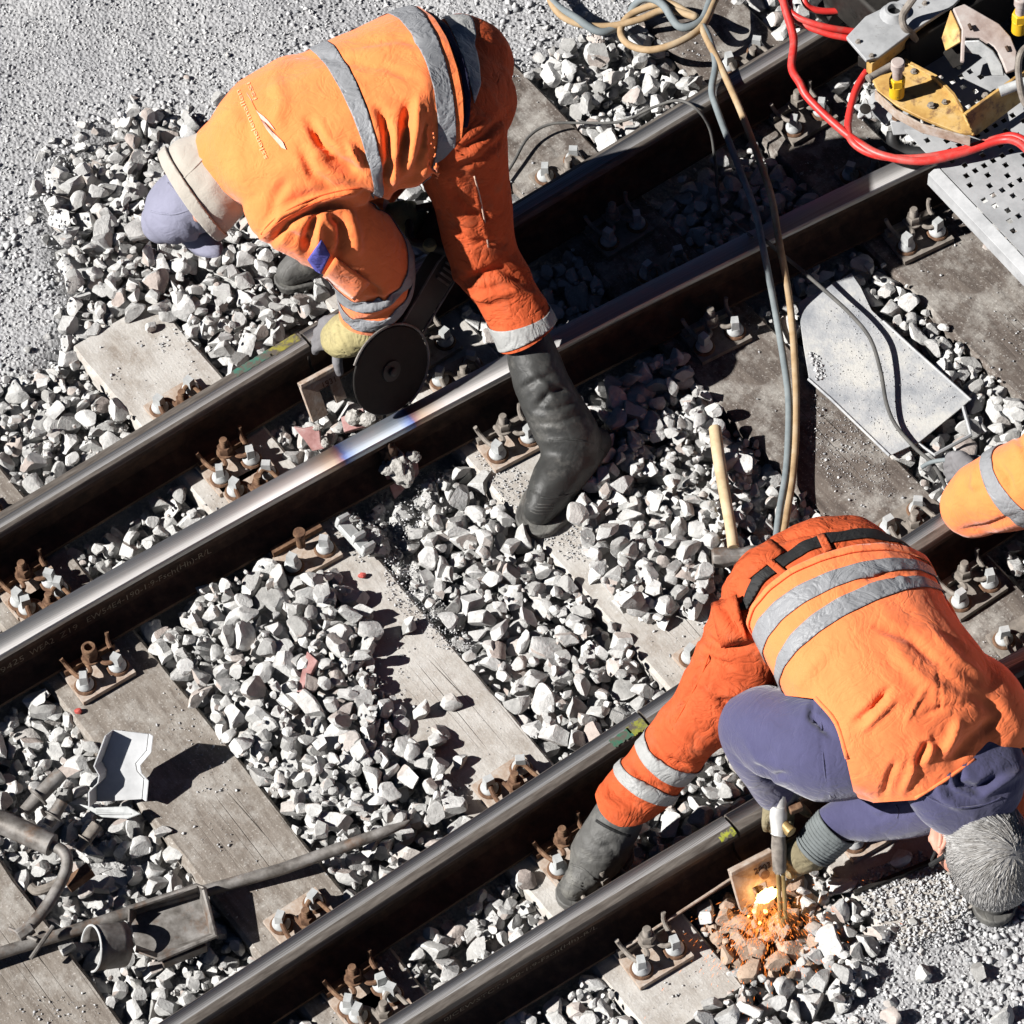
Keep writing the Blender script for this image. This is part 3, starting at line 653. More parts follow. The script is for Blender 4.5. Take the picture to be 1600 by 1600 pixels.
# ------------------------------------------------------------------ people: soft bodies and clothes
from mathutils.bvhtree import BVHTree
def cloth(name, c, var=.12, rough=.85, fine=350, bump=.25, sheen=0., dirt=None, wr=.5, spec=.15):
    m, nd, lk, b = mat(name)
    g = N(nd, 'NewGeometry')
    n1 = N(nd, 'TexNoise'); n1.inputs['Scale'].default_value = 9; n1.inputs['Detail'].default_value = 6; n1.inputs['Roughness'].default_value = .65; lk.new(g.outputs['Position'], n1.inputs['Vector'])
    r = ramp(nd, [(.3, tuple(x * (1 - var) for x in c)), (.7, tuple(min(1, x * (1 + var)) for x in c))]); lk.new(n1.outputs[0], r.inputs[0]); col = r.outputs[0]
    if dirt:
        n2_ = N(nd, 'TexNoise'); n2_.inputs['Scale'].default_value = 16; n2_.inputs['Detail'].default_value = 8; n2_.inputs['Roughness'].default_value = .7; lk.new(g.outputs['Position'], n2_.inputs['Vector'])
        r2 = ramp(nd, [(.52, (0, 0, 0)), (.75, (1, 1, 1))]); lk.new(n2_.outputs[0], r2.inputs[0])
        mx = N(nd, 'MixRGB'); lk.new(r2.outputs[0], mx.inputs[0]); lk.new(col, mx.inputs[1]); mx.inputs[2].default_value = (*dirt, 1); col = mx.outputs[0]
    lk.new(col, b.inputs['Base Color']); b.inputs['Roughness'].default_value = rough; b.inputs['Specular IOR Level'].default_value = spec
    b.inputs['Sheen Weight'].default_value = sheen
    n3 = N(nd, 'TexNoise'); n3.inputs['Scale'].default_value = fine; n3.inputs['Detail'].default_value = 2; lk.new(g.outputs['Position'], n3.inputs['Vector'])
    n4 = N(nd, 'TexNoise'); n4.inputs['Scale'].default_value = 22; n4.inputs['Detail'].default_value = 5; n4.inputs['Distortion'].default_value = 1.2; lk.new(g.outputs['Position'], n4.inputs['Vector'])
    bp = N(nd, 'Bump'); bp.inputs['Strength'].default_value = bump; bp.inputs['Distance'].default_value = .001; lk.new(n3.outputs[0], bp.inputs['Height'])
    bp2 = N(nd, 'Bump'); bp2.inputs['Strength'].default_value = wr; bp2.inputs['Distance'].default_value = .01; lk.new(n4.outputs[0], bp2.inputs['Height']); lk.new(bp.outputs[0], bp2.inputs['Normal'])
    n5 = N(nd, 'TexNoise'); n5.inputs['Scale'].default_value = 11; n5.inputs['Detail'].default_value = 3; n5.inputs['Distortion'].default_value = .9; n5.inputs['Roughness'].default_value = .6; lk.new(g.outputs['Position'], n5.inputs['Vector'])
    s5 = N(nd, 'Math', operation='SUBTRACT'); lk.new(n5.outputs[0], s5.inputs[0]); s5.inputs[1].default_value = .5
    a5 = N(nd, 'Math', operation='ABSOLUTE'); lk.new(s5.outputs[0], a5.inputs[0]); r5 = ramp(nd, [(0, (0, 0, 0)), (.06, (.7, .7, .7)), (.2, (1, 1, 1))]); lk.new(a5.outputs[0], r5.inputs[0])
    bp3 = N(nd, 'Bump'); bp3.inputs['Strength'].default_value = wr * .7; bp3.inputs['Distance'].default_value = .004; lk.new(r5.outputs[0], bp3.inputs['Height']); lk.new(bp2.outputs[0], bp3.inputs['Normal'])
    lk.new(bp3.outputs[0], b.inputs['Normal']); return m
M_ORANGE = cloth('orange_high_visibility_cloth', (.98, .225, .064), .10, sheen=.25, wr=.42, dirt=(.88, .20, .06))
M_ORANGE2 = cloth('orange_work_trousers', (.52, .092, .030), .16, dirt=(.40, .11, .05), wr=.7)
M_VEST = cloth('orange_vest_cloth', (.97, .215, .070), .07, wr=.38, sheen=.2)
M_TAPE = cloth('grey_reflective_tape', (.235, .24, .25), .12, rough=.5, fine=500, bump=.15, wr=.6, spec=.4)
M_TAPEPALE = cloth('pale_reflective_tape', (.32, .32, .31), .12, rough=.6, fine=500, bump=.15, wr=.6, spec=.4)
M_PURPLE = cloth('violet_blue_sweatshirt', (.064, .062, .125), .12, rough=.95, sheen=.3, wr=.35)
M_NAVY = cloth('dark_navy_cloth', (.02, .02, .045), .2)
M_BEIGE = cloth('beige_fleece', (.40, .365, .315), .08, rough=1, fine=260, bump=.5, sheen=.3, wr=.25)
M_CAP = cloth('faded_lilac_cap_cloth', (.22, .22, .285), .12, rough=.95, wr=.3)
M_RUBBER = cloth('dusty_black_rubber', (.036, .036, .034), .35, rough=.55, fine=60, bump=.2, dirt=(.12, .115, .105), wr=.2, spec=.4)
M_RUBBERG = cloth('dusty_grey_rubber', (.085, .083, .078), .3, rough=.6, fine=60, bump=.2, dirt=(.19, .185, .165), wr=.4, spec=.3)
M_GLOVE = cloth('olive_leather_glove', (.36, .31, .155), .25, rough=.8, fine=120, dirt=(.22, .19, .11), wr=.7)
M_GLOVEK = cloth('khaki_glove', (.20, .17, .105), .25, rough=.85, fine=120, dirt=(.30, .26, .18), wr=.7)
M_CUFF = cloth('grey_green_knit_cuff', (.15, .165, .165), .2, rough=.9, fine=120, wr=.4)
M_GREYGLOVE = cloth('grey_glove', (.17, .165, .17), .25, rough=.85, wr=.5)
M_BLUEFLAP = cloth('blue_cloth', (.10, .10, .36), .2)
M_BLACKBELT = cloth('black_belt', (.02, .02, .02), .2, rough=.6)
M_SKIN = cloth('sunburnt_skin', (.52, .25, .18), .12, rough=.55, fine=300, bump=.2, wr=.15, spec=.35)
M_HAIR = cloth('grey_hair', (.26, .25, .24), .25, rough=.6, fine=200, bump=.4, wr=.3)
M_ICON = cloth('pale_blue_print', (.80, .46, .36), .05); M_PRINT = cloth('pale_pink_print', (.92, .38, .20), .05)

def soft(L):
    """L: list of (x,y,z | px,py,z) stations with radii -> lofted closed limb with round ends"""
    return L
def limb(mb, S, axis=None, seg=18):
    """S: list of (point, rx, ry); rx across `axis` direction, ry the other way"""
    P = [Vector(s[0]) for s in S]; n = len(P); rings = []; up = Vector(axis) if axis is not None else None
    def fr(i):
        nonlocal up
        t = (P[min(i + 1, n - 1)] - P[max(i - 1, 0)]).normalized()
        if up is None: up = Vector((0, 0, 1)) if abs(t.z) < .9 else Vector((1, 0, 0))
        a = (up - t * up.dot(t)).normalized()
        if axis is None: up = a
        return t, a, t.cross(a)
    def ring(c, a, b, rx, ry): return [c + a * (rx * cos(2 * pi * j / seg)) + b * (ry * sin(2 * pi * j / seg)) for j in range(seg)]
    t, a, b = fr(0); r0 = S[0]
    for q in (80, 55, 28): rings.append(ring(P[0] - t * min(r0[1], r0[2]) * sin(radians(q)), a, b, r0[1] * cos(radians(q)), r0[2] * cos(radians(q))))
    # resample smoothly between the stations
    for i in range(n):
        t, a, b = fr(i); rings.append(ring(P[i], a, b, S[i][1], S[i][2]))
    for q in (28, 55, 80): rings.append(ring(P[-1] + t * min(S[-1][1], S[-1][2]) * sin(radians(q)), a, b, S[-1][1] * cos(radians(q)), S[-1][2] * cos(radians(q))))
    mb.loft(rings)
def px3(L):
    """stations given as (px, py, z, rx[, ry]) with spline in-betweens"""
    A = [(at(l[0], l[1], l[2]), l[3], l[4] if len(l) > 4 else l[3]) for l in L]
    Pp = catmull([a[0] for a in A], 4); R = []
    for i in range(len(A) - 1):
        for j in range(4):
            f = j / 4; R.append((A[i][1] * (1 - f) + A[i + 1][1] * f, A[i][2] * (1 - f) + A[i + 1][2] * f))
    R.append(A[-1][1:]); return [(p, r[0], r[1]) for p, r in zip(Pp, R)]
class Soft:
    """one continuous skin grown over overlapping limbs"""
    def __init__(s, limbs, voxel=.011, smooth=4):
        mb = MB()
        for l in limbs:
            if isinstance(l, tuple): limb(mb, px3(l[0]), l[1])
            else: limb(mb, px3(l))
        o = mb.build('tmp', []); md = o.modifiers.new('r', 'REMESH'); md.mode = 'VOXEL'; md.voxel_size = voxel
        dg = bpy.context.evaluated_depsgraph_get(); me = bpy.data.meshes.new_from_object(o.evaluated_get(dg)); bpy.data.objects.remove(o)
        bm = bmesh.new(); bm.from_mesh(me); bpy.data.meshes.remove(me)
        for _ in range(smooth): bmesh.ops.smooth_vert(bm, verts=bm.verts, factor=.5, use_axis_x=True, use_axis_y=True, use_axis_z=True)
        s.bm = bm; s.refresh()
    def refresh(s):
        s.bm.normal_update(); s.co = np.array([v.co for v in s.bm.verts]); s.no = np.array([v.normal for v in s.bm.verts]); s.bvh = BVHTree.FromBMesh(s.bm)
    def write(s):
        for v, c in zip(s.bm.verts, s.co): v.co = c
        s.refresh()
    def folds(s, F, gain=1.):
        """F: (pixel polyline, width px, height m): creases pressed into the side that faces us"""
        face = s.no @ VIEW > -.25; d = np.zeros(len(s.co)); PP = proj(s.co)
        for poly, wd, amp in F:
            Q = np.array([proj(p) for p in []]) if False else np.array(poly, float)
            best = np.full(len(s.co), 1e9); tt = np.zeros(len(s.co)); L = len(Q) - 1
            for i in range(L):
                a, b = Q[i], Q[i + 1]; ab = b - a; t = np.clip(((PP - a) @ ab) / (ab @ ab), 0, 1); dd = np.linalg.norm(PP - (a + t[:, None] * ab), axis=1)
                m = dd < best; best[m] = dd[m]; tt[m] = (i + t[m]) / L
            taper = np.clip(np.minimum(tt, 1 - tt) * 4 + .25, 0, 1)
            g = np.exp(-(best / wd) ** 2) - .35 * np.exp(-(best / (wd * 2.1)) ** 2)
            d += np.where(face, gain * amp * taper * g, 0)
        s.co = s.co + s.no * d[:, None]; s.write(); return s
    def wrinkle(s, amp, sc, axis=None, k=3., seed=0, ridge=True):
        """cloth wrinkles, drawn out along `axis`"""
        ax = Vector(axis).normalized() if axis is not None else None; d = []
        for c in s.co:
            p = Vector(c)
            if ax is not None: p = p - ax * p.dot(ax) * (1 - 1 / k)
            v = noise.noise(p * sc + Vector((seed, seed * 2, 0))); v2 = noise.noise(p * sc * 2.1 + Vector((seed + 5, 0, seed)))
            d.append((1 - 2 * abs(v)) * .5 + .35 * v2 if ridge else v)
        s.co = s.co + s.no * (amp * np.array(d))[:, None]; s.write(); return s
    def hit(s, px, py):
        o = Vector((0, -YS, HC)); d = (at(px, py, 0) - o).normalized(); h = s.bvh.ray_cast(o, d)
        return h[0] if h[0] is not None else None
    def plane(s, pts):
        P = [s.hit(*p) for p in pts]; 
        for i, q in enumerate(P):
            if q is None: print('MISS', pts[i]); P[i] = Vector(s.co[np.argmin(np.linalg.norm(proj(s.co) - np.array(pts[i], float), axis=1))])
        n = (P[1] - P[0]).cross(P[2] - P[0]).normalized(); return P[0], n
    def piece(s, name, m, parent, cuts, offset=.003, thick=.002, near=None, label=None, drop=None):
        """a piece of cloth lying on this one: cuts = list of (3 pixels, pixel on the kept side)"""
        bm = s.bm.copy()
        for pts, ins in cuts:
            if pts is None: continue
            co, n = s.plane(pts) if not isinstance(pts[0], Vector) else pts
            if n.dot((s.hit(*ins) if not isinstance(ins, Vector) else ins) - co) > 0: n = -n
            bmesh.ops.bisect_plane(bm, geom=bm.verts[:] + bm.edges[:] + bm.faces[:], plane_co=co, plane_no=n, clear_outer=True, dist=1e-6)
        if drop is not None:
            PV = proj(np.array([v.co for v in bm.verts])); mk = in_poly(PV[:, 0], PV[:, 1], drop); bmesh.ops.delete(bm, geom=[v for v, k in zip(bm.verts, mk) if k], context='VERTS')
        if near is not None:
            c = s.hit(*near) if not isinstance(near, Vector) else near; seen = set(); st_ = [min(bm.verts, key=lambda v: (v.co - c).length)]; seen.add(st_[0])
            while st_:
                v = st_.pop()
                for e in v.link_edges:
                    q = e.other_vert(v)
                    if q not in seen: seen.add(q); st_.append(q)
            bmesh.ops.delete(bm, geom=[v for v in bm.verts if v not in seen], context='VERTS')
        bm.normal_update()
        for v in bm.verts: v.co = v.co + v.normal * offset
        o = s._mk(bm, name, m, parent); 
        if thick:
            md = o.modifiers.new('thickness', 'SOLIDIFY'); md.thickness = thick; md.offset = 0
        if label: o['label'] = label
        return o
    def cutpoly(s, bm, poly, edges):
        o = Vector((0, -YS, HC))
        for i in edges:
            a = at(*poly[i], 0) - o; b = at(*poly[(i + 1) % len(poly)], 0) - o
            bmesh.ops.bisect_plane(bm, geom=bm.verts[:] + bm.edges[:] + bm.faces[:], plane_co=o, plane_no=a.cross(b).normalized(), dist=1e-6)
        F = bm.faces[:]; PV = proj(np.array([f.calc_center_median() for f in F])); mk = in_poly(PV[:, 0], PV[:, 1], poly)
        bmesh.ops.delete(bm, geom=[f for f, k in zip(F, mk) if k], context='FACES')
    def _mk(s, bm, name, m, parent):
        me = bpy.data.meshes.new(name); bm.to_mesh(me); bm.free(); me.materials.append(m); me.polygons.foreach_set('use_smooth', [True] * len(me.polygons))
        o = bpy.data.objects.new(name, me); COL.objects.link(o); put(o, parent); return o
    def build(s, name, m, parent, cuts=(), polys=()):
        bm = s.bm.copy()
        for p_, e_ in polys: s.cutpoly(bm, p_, e_)
        for pts, ins in cuts:
            co, n = s.plane(pts) if not isinstance(pts[0], Vector) else pts
            if n.dot((s.hit(*ins) if not isinstance(ins, Vector) else ins) - co) > 0: n = -n
            bmesh.ops.bisect_plane(bm, geom=bm.verts[:] + bm.edges[:] + bm.faces[:], plane_co=co, plane_no=n, clear_outer=True, dist=1e-6)
        return s._mk(bm, name, m, parent)
    def decal(s, name, m, parent, polys, off=.004, k=10):
        """flat print: pixel polygons laid on the cloth"""
        bm = bmesh.new()
        for poly in polys:
            vs = []
            for px, py in poly:
                h = s.hit(px, py)
                if h is None: continue
                vs.append(bm.verts.new(h + Vector(VIEW) * off))
            if len(vs) > 2: bm.faces.new(vs)
        bmesh.ops.triangulate(bm, faces=bm.faces[:]); return s._mk(bm, name, m, parent)
def seam(sf, name, m, parent, pxs, r=.004, off=0.):
    P = [sf.hit(*p) for p in pxs]; P = [p + Vector(VIEW) * off for p in P if p is not None]
    mb = MB(); mb.tube(catmull(P, 4), r, 7); return mb.build(name, m, parent, smooth=180)
def patch(sf, name, m, parent, quad, nu=8, nv=6, off=.006, thick=.003, bulge=.0):
    """small cloth flap lying on a garment, its four corners given in pixels"""
    q = np.array(quad, float); V = []; 
    for j in range(nv + 1):
        for i in range(nu + 1):
            a, b = i / nu, j / nv; p = q[0] * (1 - a) * (1 - b) + q[1] * a * (1 - b) + q[2] * a * b + q[3] * (1 - a) * b
            h = sf.hit(*p) or Vector(sf.co[np.argmin(np.linalg.norm(proj(sf.co) - p, axis=1))]); V.append(h + Vector(VIEW) * (off + bulge * sin(pi * a) * sin(pi * b)))
    mb = MB(); mb.add(V, [(j * (nu + 1) + i, j * (nu + 1) + i + 1, (j + 1) * (nu + 1) + i + 1, (j + 1) * (nu + 1) + i) for j in range(nv) for i in range(nu)])
    o = mb.build(name, m, parent, smooth=180, recalc=False); md = o.modifiers.new('t', 'SOLIDIFY'); md.thickness = thick; return o
def hand(name, m, parent, wrist, palm, tip, fan, curl, r=.011, spread=.021, thumb=None, pr=(.045, .022), label=None, lens=(.07, .078, .074, .058)):
    """glove: palm, four curled fingers of different lengths and a thumb; wrist/palm/tip are points, fan = across the knuckles, curl = way the fingers bend"""
    mb = MB(); wrist, palm, tip = Vector(wrist), Vector(palm), Vector(tip); ax = (palm - wrist).normalized(); fan = (Vector(fan) - ax * ax.dot(Vector(fan))).normalized(); curl = Vector(curl).normalized()
    limb(mb, [(wrist, pr[0] * .8, pr[1] * 1.1), (wrist.lerp(palm, .5), pr[0], pr[1] * 1.1), (palm, pr[0] * 1.02, pr[1])], fan)
    d0 = (tip - palm).normalized()
    for i in range(4):
        o = palm + fan * ((i - 1.5) * spread); L = lens[i]; d = d0
        p1 = o + d * L * .42; d2 = (d + curl * .9).normalized(); p2 = p1 + d2 * L * .36; d3 = (d2 + curl * 1.2).normalized(); p3 = p2 + d3 * L * .28
        limb(mb, [(o - d * .01, r * 1.05, r * 1.05), (p1, r * 1.06, r * 1.06), (p2, r * .98, r * .98), (p3, r * .85, r * .85)], None, 12)
    tb = wrist.lerp(palm, .35) - fan * pr[0] * .8; td = thumb and Vector(thumb) or (ax - fan).normalized(); td.normalize()
    limb(mb, [(tb, r * 1.3, r * 1.3), (tb + td * .035, r * 1.15, r * 1.15), (tb + td * .055 + curl * .016, r * .95, r * .95)], None, 12)
    o = mb.build(name, m, None, smooth=180); md = o.modifiers.new('r', 'REMESH'); md.mode = 'VOXEL'; md.voxel_size = .0042; md.use_smooth_shade = True
    sm = o.modifiers.new('s', 'SMOOTH'); sm.factor = .5; sm.iterations = 2
    put(o, parent)
    if label: o['label'] = label
    return o
def boot(parent, shaft, foot, m, msole, label=None, folds=(), ridges=True, sole_z=.0):
    """rubber boot: shaft stations and foot stations (px,py,z,rx,ry); sole follows the foot"""
    sf = Soft([shaft, (foot, None)], .0085, 5); sf.wrinkle(.004, 11, (0, 0, 1), .35, 3)
    if folds: sf.folds(folds)
    o = sf.build('boot', m, parent)
    if label: o['label'] = label
    pts = [at(*f[:3]) for f in foot]; mb = MB()
    prof = []
    P = catmull([(p.x, p.y, 0) for p in pts], 4); n = len(P); L = []; Rr = []
    for i, p in enumerate(P):
        t = (P[min(i + 1, n - 1)] - P[max(i - 1, 0)]).normalized(); s_ = Vector((-t.y, t.x, 0)); f = i / (n - 1) * (len(foot) - 1); k = min(int(f), len(foot) - 2); wd = (foot[k][3] * (1 - f + k) + foot[k + 1][3] * (f - k)) * 1.06
        L.append(p + s_ * wd); Rr.append(p - s_ * wd)
        if i == n - 1: tipc, tipt, tipw, tips = p, t, wd, s_
        if i == 0: hc, ht, hw, hs = p, t, wd, s_
    arc = [tipc + tips * tipw * cos(a) + tipt * tipw * sin(a) for a in np.linspace(.25, pi - .25, 8)]
    arc2 = [hc - hs * hw * cos(a) - ht * hw * .8 * sin(a) for a in np.linspace(.25, pi - .25, 7)]
    poly = [(p.x, p.y) for p in L + arc + Rr[::-1] + arc2]
    mb.prism(poly, .024, Matrix.Translation((0, 0, sole_z)))
    so = mb.build('sole', msole, o, bevel=.004)
    return o, sf
def lean(P0, P1): return at(*P1) - at(*P0)

# ================================================================== standing worker with the cut-off grinder
w1 = thing('person', at(790, 560, 0), 'worker bent over in orange jacket, beige hood and lilac cap holding a disc grinder', 'person')
body = Soft([([(690, 165, .86, .11, .08), (600, 175, .84, .14, .10), (430, 245, .80, .15, .10), (365, 270, .76, .10, .08), (335, 292, .72, .055, .055)], (0, 1, 0)),
    [(340, 290, .72, .055), (312, 310, .66, .075, .085), (285, 325, .61, .082, .09), (268, 335, .58, .07, .078)],
    [(300, 345, .56, .02), (290, 352, .55, .016)], [(318, 330, .70, .012), (310, 340, .70, .016, .024)],
    [(468, 318, .78, .06), (545, 370, .64, .05), (590, 428, .50, .045), (575, 480, .37, .036), (566, 500, .31, .03)],
    [(430, 190, .78, .06), (520, 260, .62, .05), (580, 320, .48, .042), (605, 335, .46, .03)],
    [(706, 215, .82, .06), (752, 395, .48, .05), (800, 480, .35, .045), (850, 610, .21, .045), (885, 690, .09, .04), (840, 785, .035, .032)],
    [(700, 125, .82, .06), (594, 252, .49, .05), (505, 370, .20, .045), (480, 400, .08, .04), (452, 430, .03, .03)]], .010, 3)
body.build('body', M_SKIN, w1)
# trousers
tr = Soft([([(716, 132, .86, .175, .12), (690, 155, .88, .185, .135), (655, 170, .87, .17, .13)], (0, 1, 0)),
    [(714, 212, .84, .126), (734, 300, .66, .103), (753, 390, .49, .094), (782, 442, .42, .084), (806, 485, .37, .080), (822, 520, .330, .081), (830, 545, .30, .080)],
    [(722, 105, .84, .135), (668, 170, .66, .11), (596, 250, .50, .095), (545, 320, .36, .085), (505, 368, .22, .08)]], .0082, 6)
tr.wrinkle(.010, 7, (0, .2, 1), 2.2, 1)
tr.folds([([(700, 290), (735, 330), (770, 340)], 8, -.012), ([(690, 330), (730, 380), (790, 380)], 7, -.008), ([(725, 440), (780, 420), (830, 440)], 9, -.012), ([(740, 470), (800, 455), (850, 470)], 8, .01),
          ([(790, 180), (755, 215), (720, 235)], 7, -.010), ([(785, 215), (750, 250), (715, 262)], 7, -.008), ([(740, 275), (752, 340), (765, 385)], 3, .006), ([(700, 420), (740, 460), (770, 470)], 6, .008)], 1.8)
hemcut = [((775, 520), (815, 522), (864, 488))]
tr_o = tr.build('trousers', M_ORANGE2, w1, [(((776, 548), (822, 545), (866, 508)), (760, 400))])
tr.piece('hem_tape', M_TAPEPALE, w1, [(((768, 514), (815, 512), (858, 478)), (820, 530)), (((778, 546), (822, 538), (865, 508)), (810, 500))], .003, .002, near=(818, 526))
tr.piece('waist_patch', M_TAPEPALE, w1, [(((684, 20), (722, 90), (738, 150)), (740, 70)), (((700, 18), (746, 90), (741, 160)), (725, 90)), (((690, 25), (720, 24), (745, 26)), (735, 90))], .003, .002, near=(735, 80))
# jacket
jk = Soft([([(712, 150, .885, .205, .15), (665, 145, .89, .255, .175), (600, 165, .885, .235, .165), (530, 195, .865, .235, .165), (460, 215, .84, .235, .16), (405, 232, .81, .205, .145), (368, 250, .77, .135, .115)], (0, 1, 0)),
    [(452, 318, .78, .118), (505, 345, .72, .118), (552, 378, .62, .112), (583, 425, .50, .104), (586, 462, .41, .094), (577, 488, .345, .080), (570, 505, .30, .070)],
    [(420, 185, .79, .115), (500, 250, .66, .105), (560, 310, .52, .09), (612, 338, .46, .07)]], .0072, 6)
jk.wrinkle(.009, 5.5, (0, 1, .3), 2.0, 4)
jk.folds([([(483, 190), (500, 222), (530, 250), (562, 268)], 8, -.024), ([(505, 245), (530, 262), (560, 275)], 8, -.016), ([(545, 225), (556, 245), (566, 262)], 6, .016), ([(470, 230), (490, 275), (520, 292)], 8, -.012),
    ([(596, 178), (606, 210), (610, 255), (600, 285)], 8, -.024), ([(583, 160), (604, 185), (640, 190)], 8, -.008), ([(636, 165), (632, 215), (624, 268)], 8, -.024), ([(618, 200), (618, 240), (612, 300)], 7, .014), ([(655, 150), (652, 200), (640, 262)], 8, .014), ([(668, 185), (660, 230), (645, 265)], 6, -.010),
    ([(590, 290), (612, 312), (650, 285), (672, 262)], 7, .012), ([(560, 300), (585, 312), (600, 325)], 8, -.016),
    ([(408, 372), (440, 335), (490, 312), (540, 300), (566, 300)], 6, .013), ([(420, 385), (450, 350), (495, 326), (548, 315)], 6, -.017),
    ([(500, 330), (484, 360), (478, 392)], 8, -.022), ([(512, 330), (534, 350), (536, 380), (528, 402)], 8, -.020), ([(496, 340), (498, 370), (500, 392)], 6, .014), ([(540, 320), (556, 365), (560, 400)], 10, .012), ([(440, 360), (470, 375), (490, 390)], 9, -.012),
    ([(570, 440), (590, 455), (592, 470), (565, 468)], 6, -.012), ([(450, 80), (530, 95), (580, 90)], 9, -.005), ([(560, 70), (620, 60), (660, 70)], 7, -.006), ([(540, 100), (600, 105), (655, 125)], 7, -.005), ([(430, 120), (440, 160), (430, 200)], 12, .006),
    ([(375, 160), (390, 190), (385, 230)], 12, -.006), ([(450, 280), (430, 310), (420, 340)], 9, -.008), ([(630, 330), (640, 400), (634, 470)], 8, .006), ([(548, 478), (590, 474), (634, 452)], 5, -.010), ([(545, 505), (585, 500), (625, 478)], 5, -.008)], 1.5)
jk.build('jacket', M_ORANGE, w1, [(((640, 4), (724, 175), (676, 284)), (550, 200)), (((540, 512), (572, 524), (606, 520)), (590, 430))])
tp = ([((452, 68), (560, 200), (598, 320))], [((482, 66), (585, 200), (640, 330))])
jk.piece('reflective_band', M_TAPE, w1, [(((484, 78), (541, 160), (578, 262)), (548, 150)), (((512, 66), (569, 160), (596, 262)), (548, 150))], .003, .002, near=(548, 150), drop=[(545, 312), (575, 300), (602, 330), (632, 352), (700, 400), (660, 560), (480, 560), (440, 345)])
jk.piece('reflective_band', M_TAPE, w1, [(((602, 22), (672, 120), (684, 200)), (694, 130)), (((632, 9), (701, 120), (712, 200)), (670, 110))], .003, .002, near=(692, 140), drop=[(545, 312), (575, 300), (602, 330), (632, 352), (650, 560), (480, 560), (440, 345)])
jk.piece('reflective_band', M_TAPE, w1, [(((540, 463), (580, 470), (634, 430)), (588, 472)), (((543, 480), (585, 486), (634, 452)), (580, 440))], .003, .002, near=(585, 478))
jk.piece('reflective_band', M_TAPE, w1, [(((546, 494), (585, 500), (628, 474)), (588, 508)), (((552, 512), (585, 516), (622, 496)), (580, 480))], .003, .002, near=(585, 508))
patch(jk, 'sleeve_flap', M_BLUEFLAP, w1, [(502, 375), (516, 398), (500, 432), (481, 405)], off=.007)
patch(jk, 'sleeve_pocket', M_ORANGE, w1, [(524, 402), (578, 440), (556, 468), (506, 430)], off=.011, thick=.006)
# lining and waistband seen below the jacket hem
jk.piece('waistband', M_NAVY, w1, [(((655, 8), (727, 150), (722, 215)), (735, 160)), (((668, 10), (737, 150), (729, 215)), (700, 150))], -.012, .003, near=(732, 160))
# print on the back
jk.decal('back_emblem', M_ICON, w1, [[(381, 133), (386, 147), (394, 160), (400, 172), (408, 188), (416, 202), (428, 217), (440, 231), (447, 234), (442, 222), (432, 212), (420, 202), (411, 188), (400, 172), (392, 155), (385, 144)],
    [(400, 172), (404, 176), (412, 182), (420, 190), (426, 198), (430, 204), (424, 199), (416, 192), (408, 186)]])
def wrap_text(sf, txt, p0, p1, h, m, parent, name='lettering', off=.0035, font_space=1.0, weight=0.):
    cu = bpy.data.curves.new('txt', 'FONT'); cu.body = txt; cu.size = 1; cu.space_character = font_space; cu.offset = weight; cu.resolution_u = 3
    to = bpy.data.objects.new('txt', cu); COL.objects.link(to); dg = bpy.context.evaluated_depsgraph_get(); dg.update(); me = bpy.data.meshes.new_from_object(to.evaluated_get(dg)); bpy.data.objects.remove(to)
    bm = bmesh.new(); bm.from_mesh(me); bpy.data.meshes.remove(me); bmesh.ops.triangulate(bm, faces=bm.faces[:]); xm = max(v.co.x for v in bm.verts)
    a = np.array(p0, float); d = (np.array(p1, float) - a); L = np.linalg.norm(d); d /= L; nrm = np.array([d[1], -d[0]])
    return bm, xm, a, d, nrm, L
def cloth_text(sf, txt, p0, p1, h, m, parent):
    bm, xm, a, d, nrm, L = wrap_text(sf, txt, p0, p1, h, m, parent)
    for v in bm.verts:
        q = a + d * (v.co.x / xm * L) + nrm * v.co.y * h; hh = sf.hit(*q); v.co = (hh if hh else at(q[0], q[1], .9)) + Vector(VIEW) * .004
    return sf._mk(bm, 'lettering', m, parent)
cloth_text(jk, 'sslenelennallen', (418, 248), (374, 140), 10, M_PRINT, w1)
cloth_text(jk, 'issi', (402, 156), (390, 128), 11, M_PRINT, w1)
# hood, cap and peak
hd = Soft([[(352, 252, .77, .085, .11), (330, 276, .74, .108, .138), (304, 300, .70, .112, .14), (286, 316, .665, .098, .128)]], .008, 5)
hd.wrinkle(.004, 9, None, 1, 2)
hd.folds([([(330, 215), (310, 245), (285, 275)], 3, -.004), ([(350, 330), (330, 300), (345, 250)], 14, .004)])
hd.build('hood', M_BEIGE, w1, [(((266, 268), (306, 326), (350, 374)), (325, 270))])
hd.piece('hood_rim', M_BEIGE, w1, [(((274, 258), (314, 318), (356, 368)), (300, 335)), (((261, 270), (301, 332), (344, 378)), (330, 280))], .006, .008)
cp = Soft([[(302, 308, .67, .082, .098), (280, 325, .63, .086, .100), (262, 338, .60, .076, .088), (252, 346, .58, .055, .064)]], .009, 5)
cp.wrinkle(.003, 12, None, 1, 7); cp.folds([([(292, 345), (310, 366), (322, 372)], 5, -.010), ([(275, 372), (295, 384), (318, 380)], 4, -.007), ([(258, 340), (280, 322), (300, 306)], 2, .004)])
cap_o = cp.build('cap', M_CAP, w1)
mb = MB(); c0 = at(308, 362, .58); A = at(340, 402, .55) - c0; Bv = at(338, 362, .59) - at(288, 378, .56)
rows = [[c0 + A * (t_ * (1 - .45 * (s_ * s_))) + Bv * .5 * s_ * (1 - .25 * t_) + Vector((0, 0, -.02 * s_ * s_)) for s_ in np.linspace(-1, 1, 9)] for t_ in np.linspace(0, 1, 5)]
